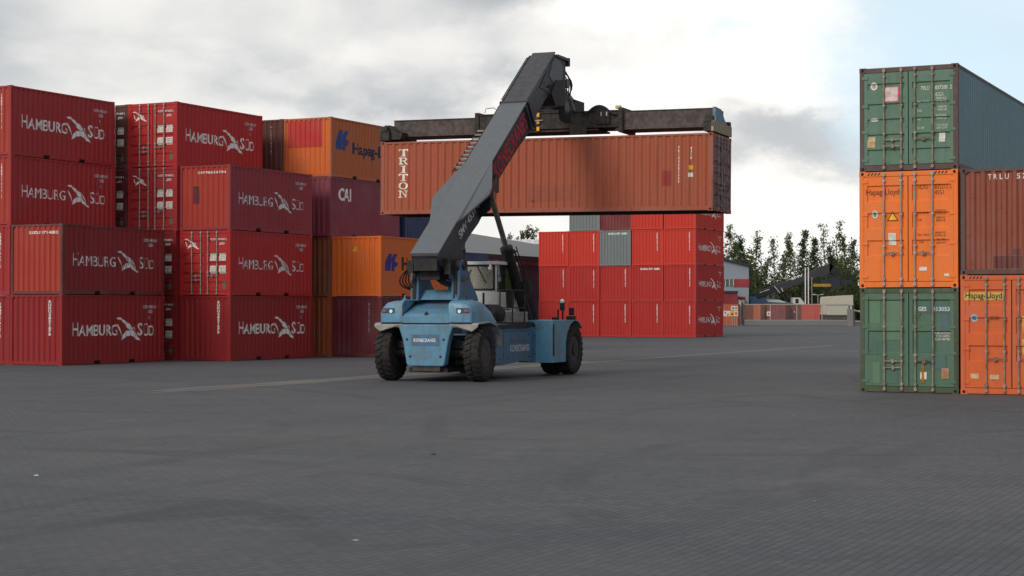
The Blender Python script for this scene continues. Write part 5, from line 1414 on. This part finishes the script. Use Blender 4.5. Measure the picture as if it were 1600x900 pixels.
# ------------------------------------------------------------------ trees
def leaf_mat(name, rgb, tr=.35):
    m, t, b = new_mat(name)
    oi = t.node('ShaderNodeObjectInfo').outputs['Random']
    n = t.noise(t.node('ShaderNodeTexCoord').outputs['Object'], 1.1, 3)
    c = t.mix(n, tuple(x * .65 for x in rgb), tuple(x * 1.45 for x in rgb))
    t.l.new(c, b.inputs['Base Color']); b.inputs['Roughness'].default_value = .6; b.inputs['Specular IOR Level'].default_value = .2
    tl = t.node('ShaderNodeBsdfTranslucent'); t.l.new(c, tl.inputs[0]); mx = t.node('ShaderNodeMixShader'); mx.inputs[0].default_value = tr
    t.l.new(b.outputs[0], mx.inputs[1]); t.l.new(tl.outputs[0], mx.inputs[2])
    t.l.new(mx.outputs[0], t.n['Material Output'].inputs[0]); return m
LEAF_A = leaf_mat('leaf_green', (.085, .125, .045), .45); LEAF_B = leaf_mat('leaf_olive', (.12, .14, .05), .5); LEAF_C = leaf_mat('leaf_dark', (.052, .080, .038), .4); LEAF_S = leaf_mat('leaf_silver', (.19, .22, .16), .5)
BARK = plain('bark', (.11, .10, .085), .9, var=.4)
def leaves(mb, c, r, n, size, rg, k):
    for _ in range(n):
        d = Vector((rg.gauss(0, 1), rg.gauss(0, 1), rg.gauss(0, 1))) * (r * .5)
        p = Vector(c) + d; s = size * rg.uniform(.6, 1.4)
        u = Vector((rg.uniform(-1, 1), rg.uniform(-1, 1), rg.uniform(-1, 1))).normalized(); v = u.cross(Vector((rg.uniform(-1, 1), rg.uniform(-1, 1), rg.uniform(-1, 1)))).normalized()
        mb.k = k
        mb.add([tuple(p - u * s), tuple(p + v * s * .55), tuple(p + u * s), tuple(p - v * s * .55)], [(0, 1, 2, 3)])
def tree(px, ytop, Z, width, kind, label, dens=1.0, base=.18, seed=0):
    rg = random.Random(seed); x = (px - 800) / 2750 * Z; Ht = 2.087 + (481.6 - ytop) / 2750 * Z
    r = empty('tree', (x, Z, 0), rg.uniform(0, 6), label, 'tree', 'trees along the far side of the yard')
    mb = MB(); bend = [(rg.gauss(0, .12), rg.gauss(0, .12), 0) for _ in range(5)]
    tr_ = [(bend[i][0] * i, bend[i][1] * i, Ht * .97 * i / 4) for i in range(5)]
    mb.tube(tr_, .17 * Ht / 14, 7, .025)
    tips = []
    nl = 24
    for i in range(nl):
        t = base + (1 - base) * (i + .5) / nl; f = t * 4; a, b = tr_[min(3, int(f))], tr_[min(4, int(f) + 1)]
        p = Vector(a).lerp(Vector(b), f - int(f))
        prof_ = (math.sin(min(1, (t - base) / (1 - base) * 1.15 + .12) * math.pi) ** .7) if kind != 'cone' else (1 - t) * 1.3 + .06
        L_ = width * 1.25 * max(.16, prof_) * rg.uniform(.55, 1.15); an = i * 2.4 + rg.uniform(-.4, .4)
        q = p + Vector((math.cos(an) * L_, math.sin(an) * L_, L_ * (.75 if kind != 'cone' else .2)))
        mb.tube([tuple(p), tuple(p.lerp(q, .55) + Vector((0, 0, -.05 * L_))), tuple(q)], .045, 5, .01)
        tips += [(q, L_), (p.lerp(q, .62), L_ * .7)]
        if rg.random() < .6: tips.append((p + Vector((rg.gauss(0, .3), rg.gauss(0, .3), .3)), L_ * .6))
    part('trunk', mb, BARK, r)
    mb = MB(); ks = {'sparse': (3, 1, 3), 'birch': (0, 1, 1), 'dark': (2, 0, 2), 'cone': (2, 2, 0), 'round': (0, 2, 1)}[kind]
    for q, L_ in tips:
        if rg.random() < .2: continue
        leaves(mb, q, .38 + .48 * L_, int(30 * dens * rg.uniform(.3, 1.6)), .17, rg, ks[rg.randrange(3)])
    me = mb.mesh('crown', False); link('crown', me, [LEAF_A, LEAF_B, LEAF_C, LEAF_S], r)
trees = [
 (1139, 350, 275, 2.4, 'birch', 'wide olive-green tree rising right behind the far red stack', 1.3),
 (1150, 368, 282, 1.8, 'dark', 'dark tree behind the roof of the pale building', 1.1),
 (1164, 373, 268, 1.0, 'dark', 'narrow dark tree above the right end of the pale building roof', .9),
 (1182, 358, 276, 1.5, 'birch', 'airy pale birch standing alone against the white sky right of the building', .75),
 (1198, 405, 282, 2.0, 'round', 'low bushy tree in the dip between two airy birches', 1.0),
 (1209, 371, 270, 1.5, 'sparse', 'sparse see-through birch above the distant boom foot', .6),
 (1224, 392, 284, 1.6, 'birch', 'short olive tree between the sparse birch and a fuller one', .9),
 (1237, 366, 272, 1.6, 'birch', 'full pointed birch left of the white masts', 1.0),
 (1254, 360, 269, 1.2, 'dark', 'tall narrow dark tree directly behind the white masts', 1.4),
 (1270, 369, 274, 1.5, 'dark', 'dark leafy tree just right of the white masts', 1.3),
 (1288, 348, 285, 1.8, 'sparse', 'tall thin silvery tree, left one of the two tallest', .6),
 (1308, 343, 287, 2.0, 'sparse', 'tallest silvery tree, above the distant spreader', .7),
 (1300, 386, 265, 2.0, 'dark', 'dark round-topped tree in front of the tallest silvery one', 1.2),
 (1322, 362, 272, 1.6, 'birch', 'green tree above the cream truck', 1.0),
 (1335, 373, 268, 1.7, 'dark', 'dark tree partly hidden by the right container stack', 1.1),
 (1352, 366, 280, 1.8, 'birch', 'tree hidden behind the right container stack', 1.0),
 (1116, 372, 286, 2.0, 'birch', 'tree hidden behind the right side of the far red stack', 1.0),
 (823, 352, 262, 1.5, 'round', 'dense rounded green tree over the warehouse roof, left of the red stack', 1.6),
 (832, 357, 266, 1.1, 'round', 'smaller green tree touching the left edge of the far red stack', 1.4),
 (802, 360, 268, .8, 'cone', 'small pointed conifer over the warehouse roof', .9),
 (796, 366, 272, .7, 'cone', 'smallest conifer top peeping over the warehouse roof', .8)]
for i, (px, yt, Z, w_, k, lb, dn) in enumerate(trees): tree(px, yt, Z, w_, k, lb, dn, seed=11 + i)
# dense undergrowth behind and between the trees
rg = random.Random(5); mb = MB()
for i in range(2600):
    px = rg.uniform(1020, 1460); Z = rg.uniform(284, 304); x = (px - 800) / 2750 * Z
    ht = 6.6 + 1.8 * math.sin(px * .045) + 1.0 * math.sin(px * .13) + rg.uniform(-.8, 1.1)
    if px < 1175: ht += 1.5
    z = rg.random() ** .8 * ht
    leaves(mb, (x, Z, max(.4, z)), 1.3, 24, .30, rg, rg.choice((0, 2, 2, 2, 1)))
ug = link('undergrowth', mb.mesh('undergrowth', False), [LEAF_A, LEAF_B, LEAF_C, LEAF_S])
ug['kind'] = 'stuff'; ug['label'] = 'dense dark green undergrowth and hedge beneath the line of trees'; ug['category'] = 'undergrowth'
# wooded rise closing the view far off
mb = MB(); N = 90; vs = []
for i in range(N + 1):
    x = -420 + 1100 * i / N; h_ = 2.6 + 1.2 * math.sin(i * .7) + .8 * math.sin(i * 1.9)
    vs += [(x, 470, -.5), (x, 500, h_), (x, 620, h_ * 1.3)]
fs = []
for i in range(N):
    for k in range(2): a = i * 3 + k; fs.append((a, a + 3, a + 4, a + 1))
mb.add(vs, fs); struct('hills', mb, leaf_mat('far_wood', (.03, .045, .028), .1))

# ------------------------------------------------------------------ small litter on the paving
def scrap(px, py, size, m, label, cat, seed):
    rg = random.Random(seed)
    b = math.atan((py - 450) / 2750) - PIT; Yg = 2.087 / math.tan(b); Xg = (px - 800) / 2750 * Yg
    mb = MB(); n = 7
    ring = [(math.cos(2 * math.pi * i / n) * size * rg.uniform(.6, 1.1), math.sin(2 * math.pi * i / n) * size * rg.uniform(.5, 1), rg.uniform(.004, size * .35)) for i in range(n)]
    vs = ring + [(0, 0, size * .4)] + [(a, c, .004) for a, c, _ in ring]
    mb.add(vs, [(i, (i + 1) % n, n) for i in range(n)] + [(i, n + 1 + i, n + 1 + (i + 1) % n, (i + 1) % n) for i in range(n)])
    o = part('litter', mb, m); o.location = (Xg, Yg, 0); tag(o, label, cat)
scrap(58, 743.5, .04, WHITE, 'tiny white scrap lying on the paving far left', 'litter', 1)
scrap(556, 845, .035, plain('grey_scrap', (.35, .35, .36), .7), 'pale flat scrap on the paving in the lower middle', 'litter', 2)
scrap(678, 710, .045, BLK, 'small black scrap on the paving below the reach stacker', 'litter', 3)
scrap(1272, 783, .014, WHITE, 'tiny white fleck on the paving at the lower right', 'litter', 4)
scrap(1240, 648, .018, STICK, 'small pale fleck on the paving left of the right stack', 'litter', 5)
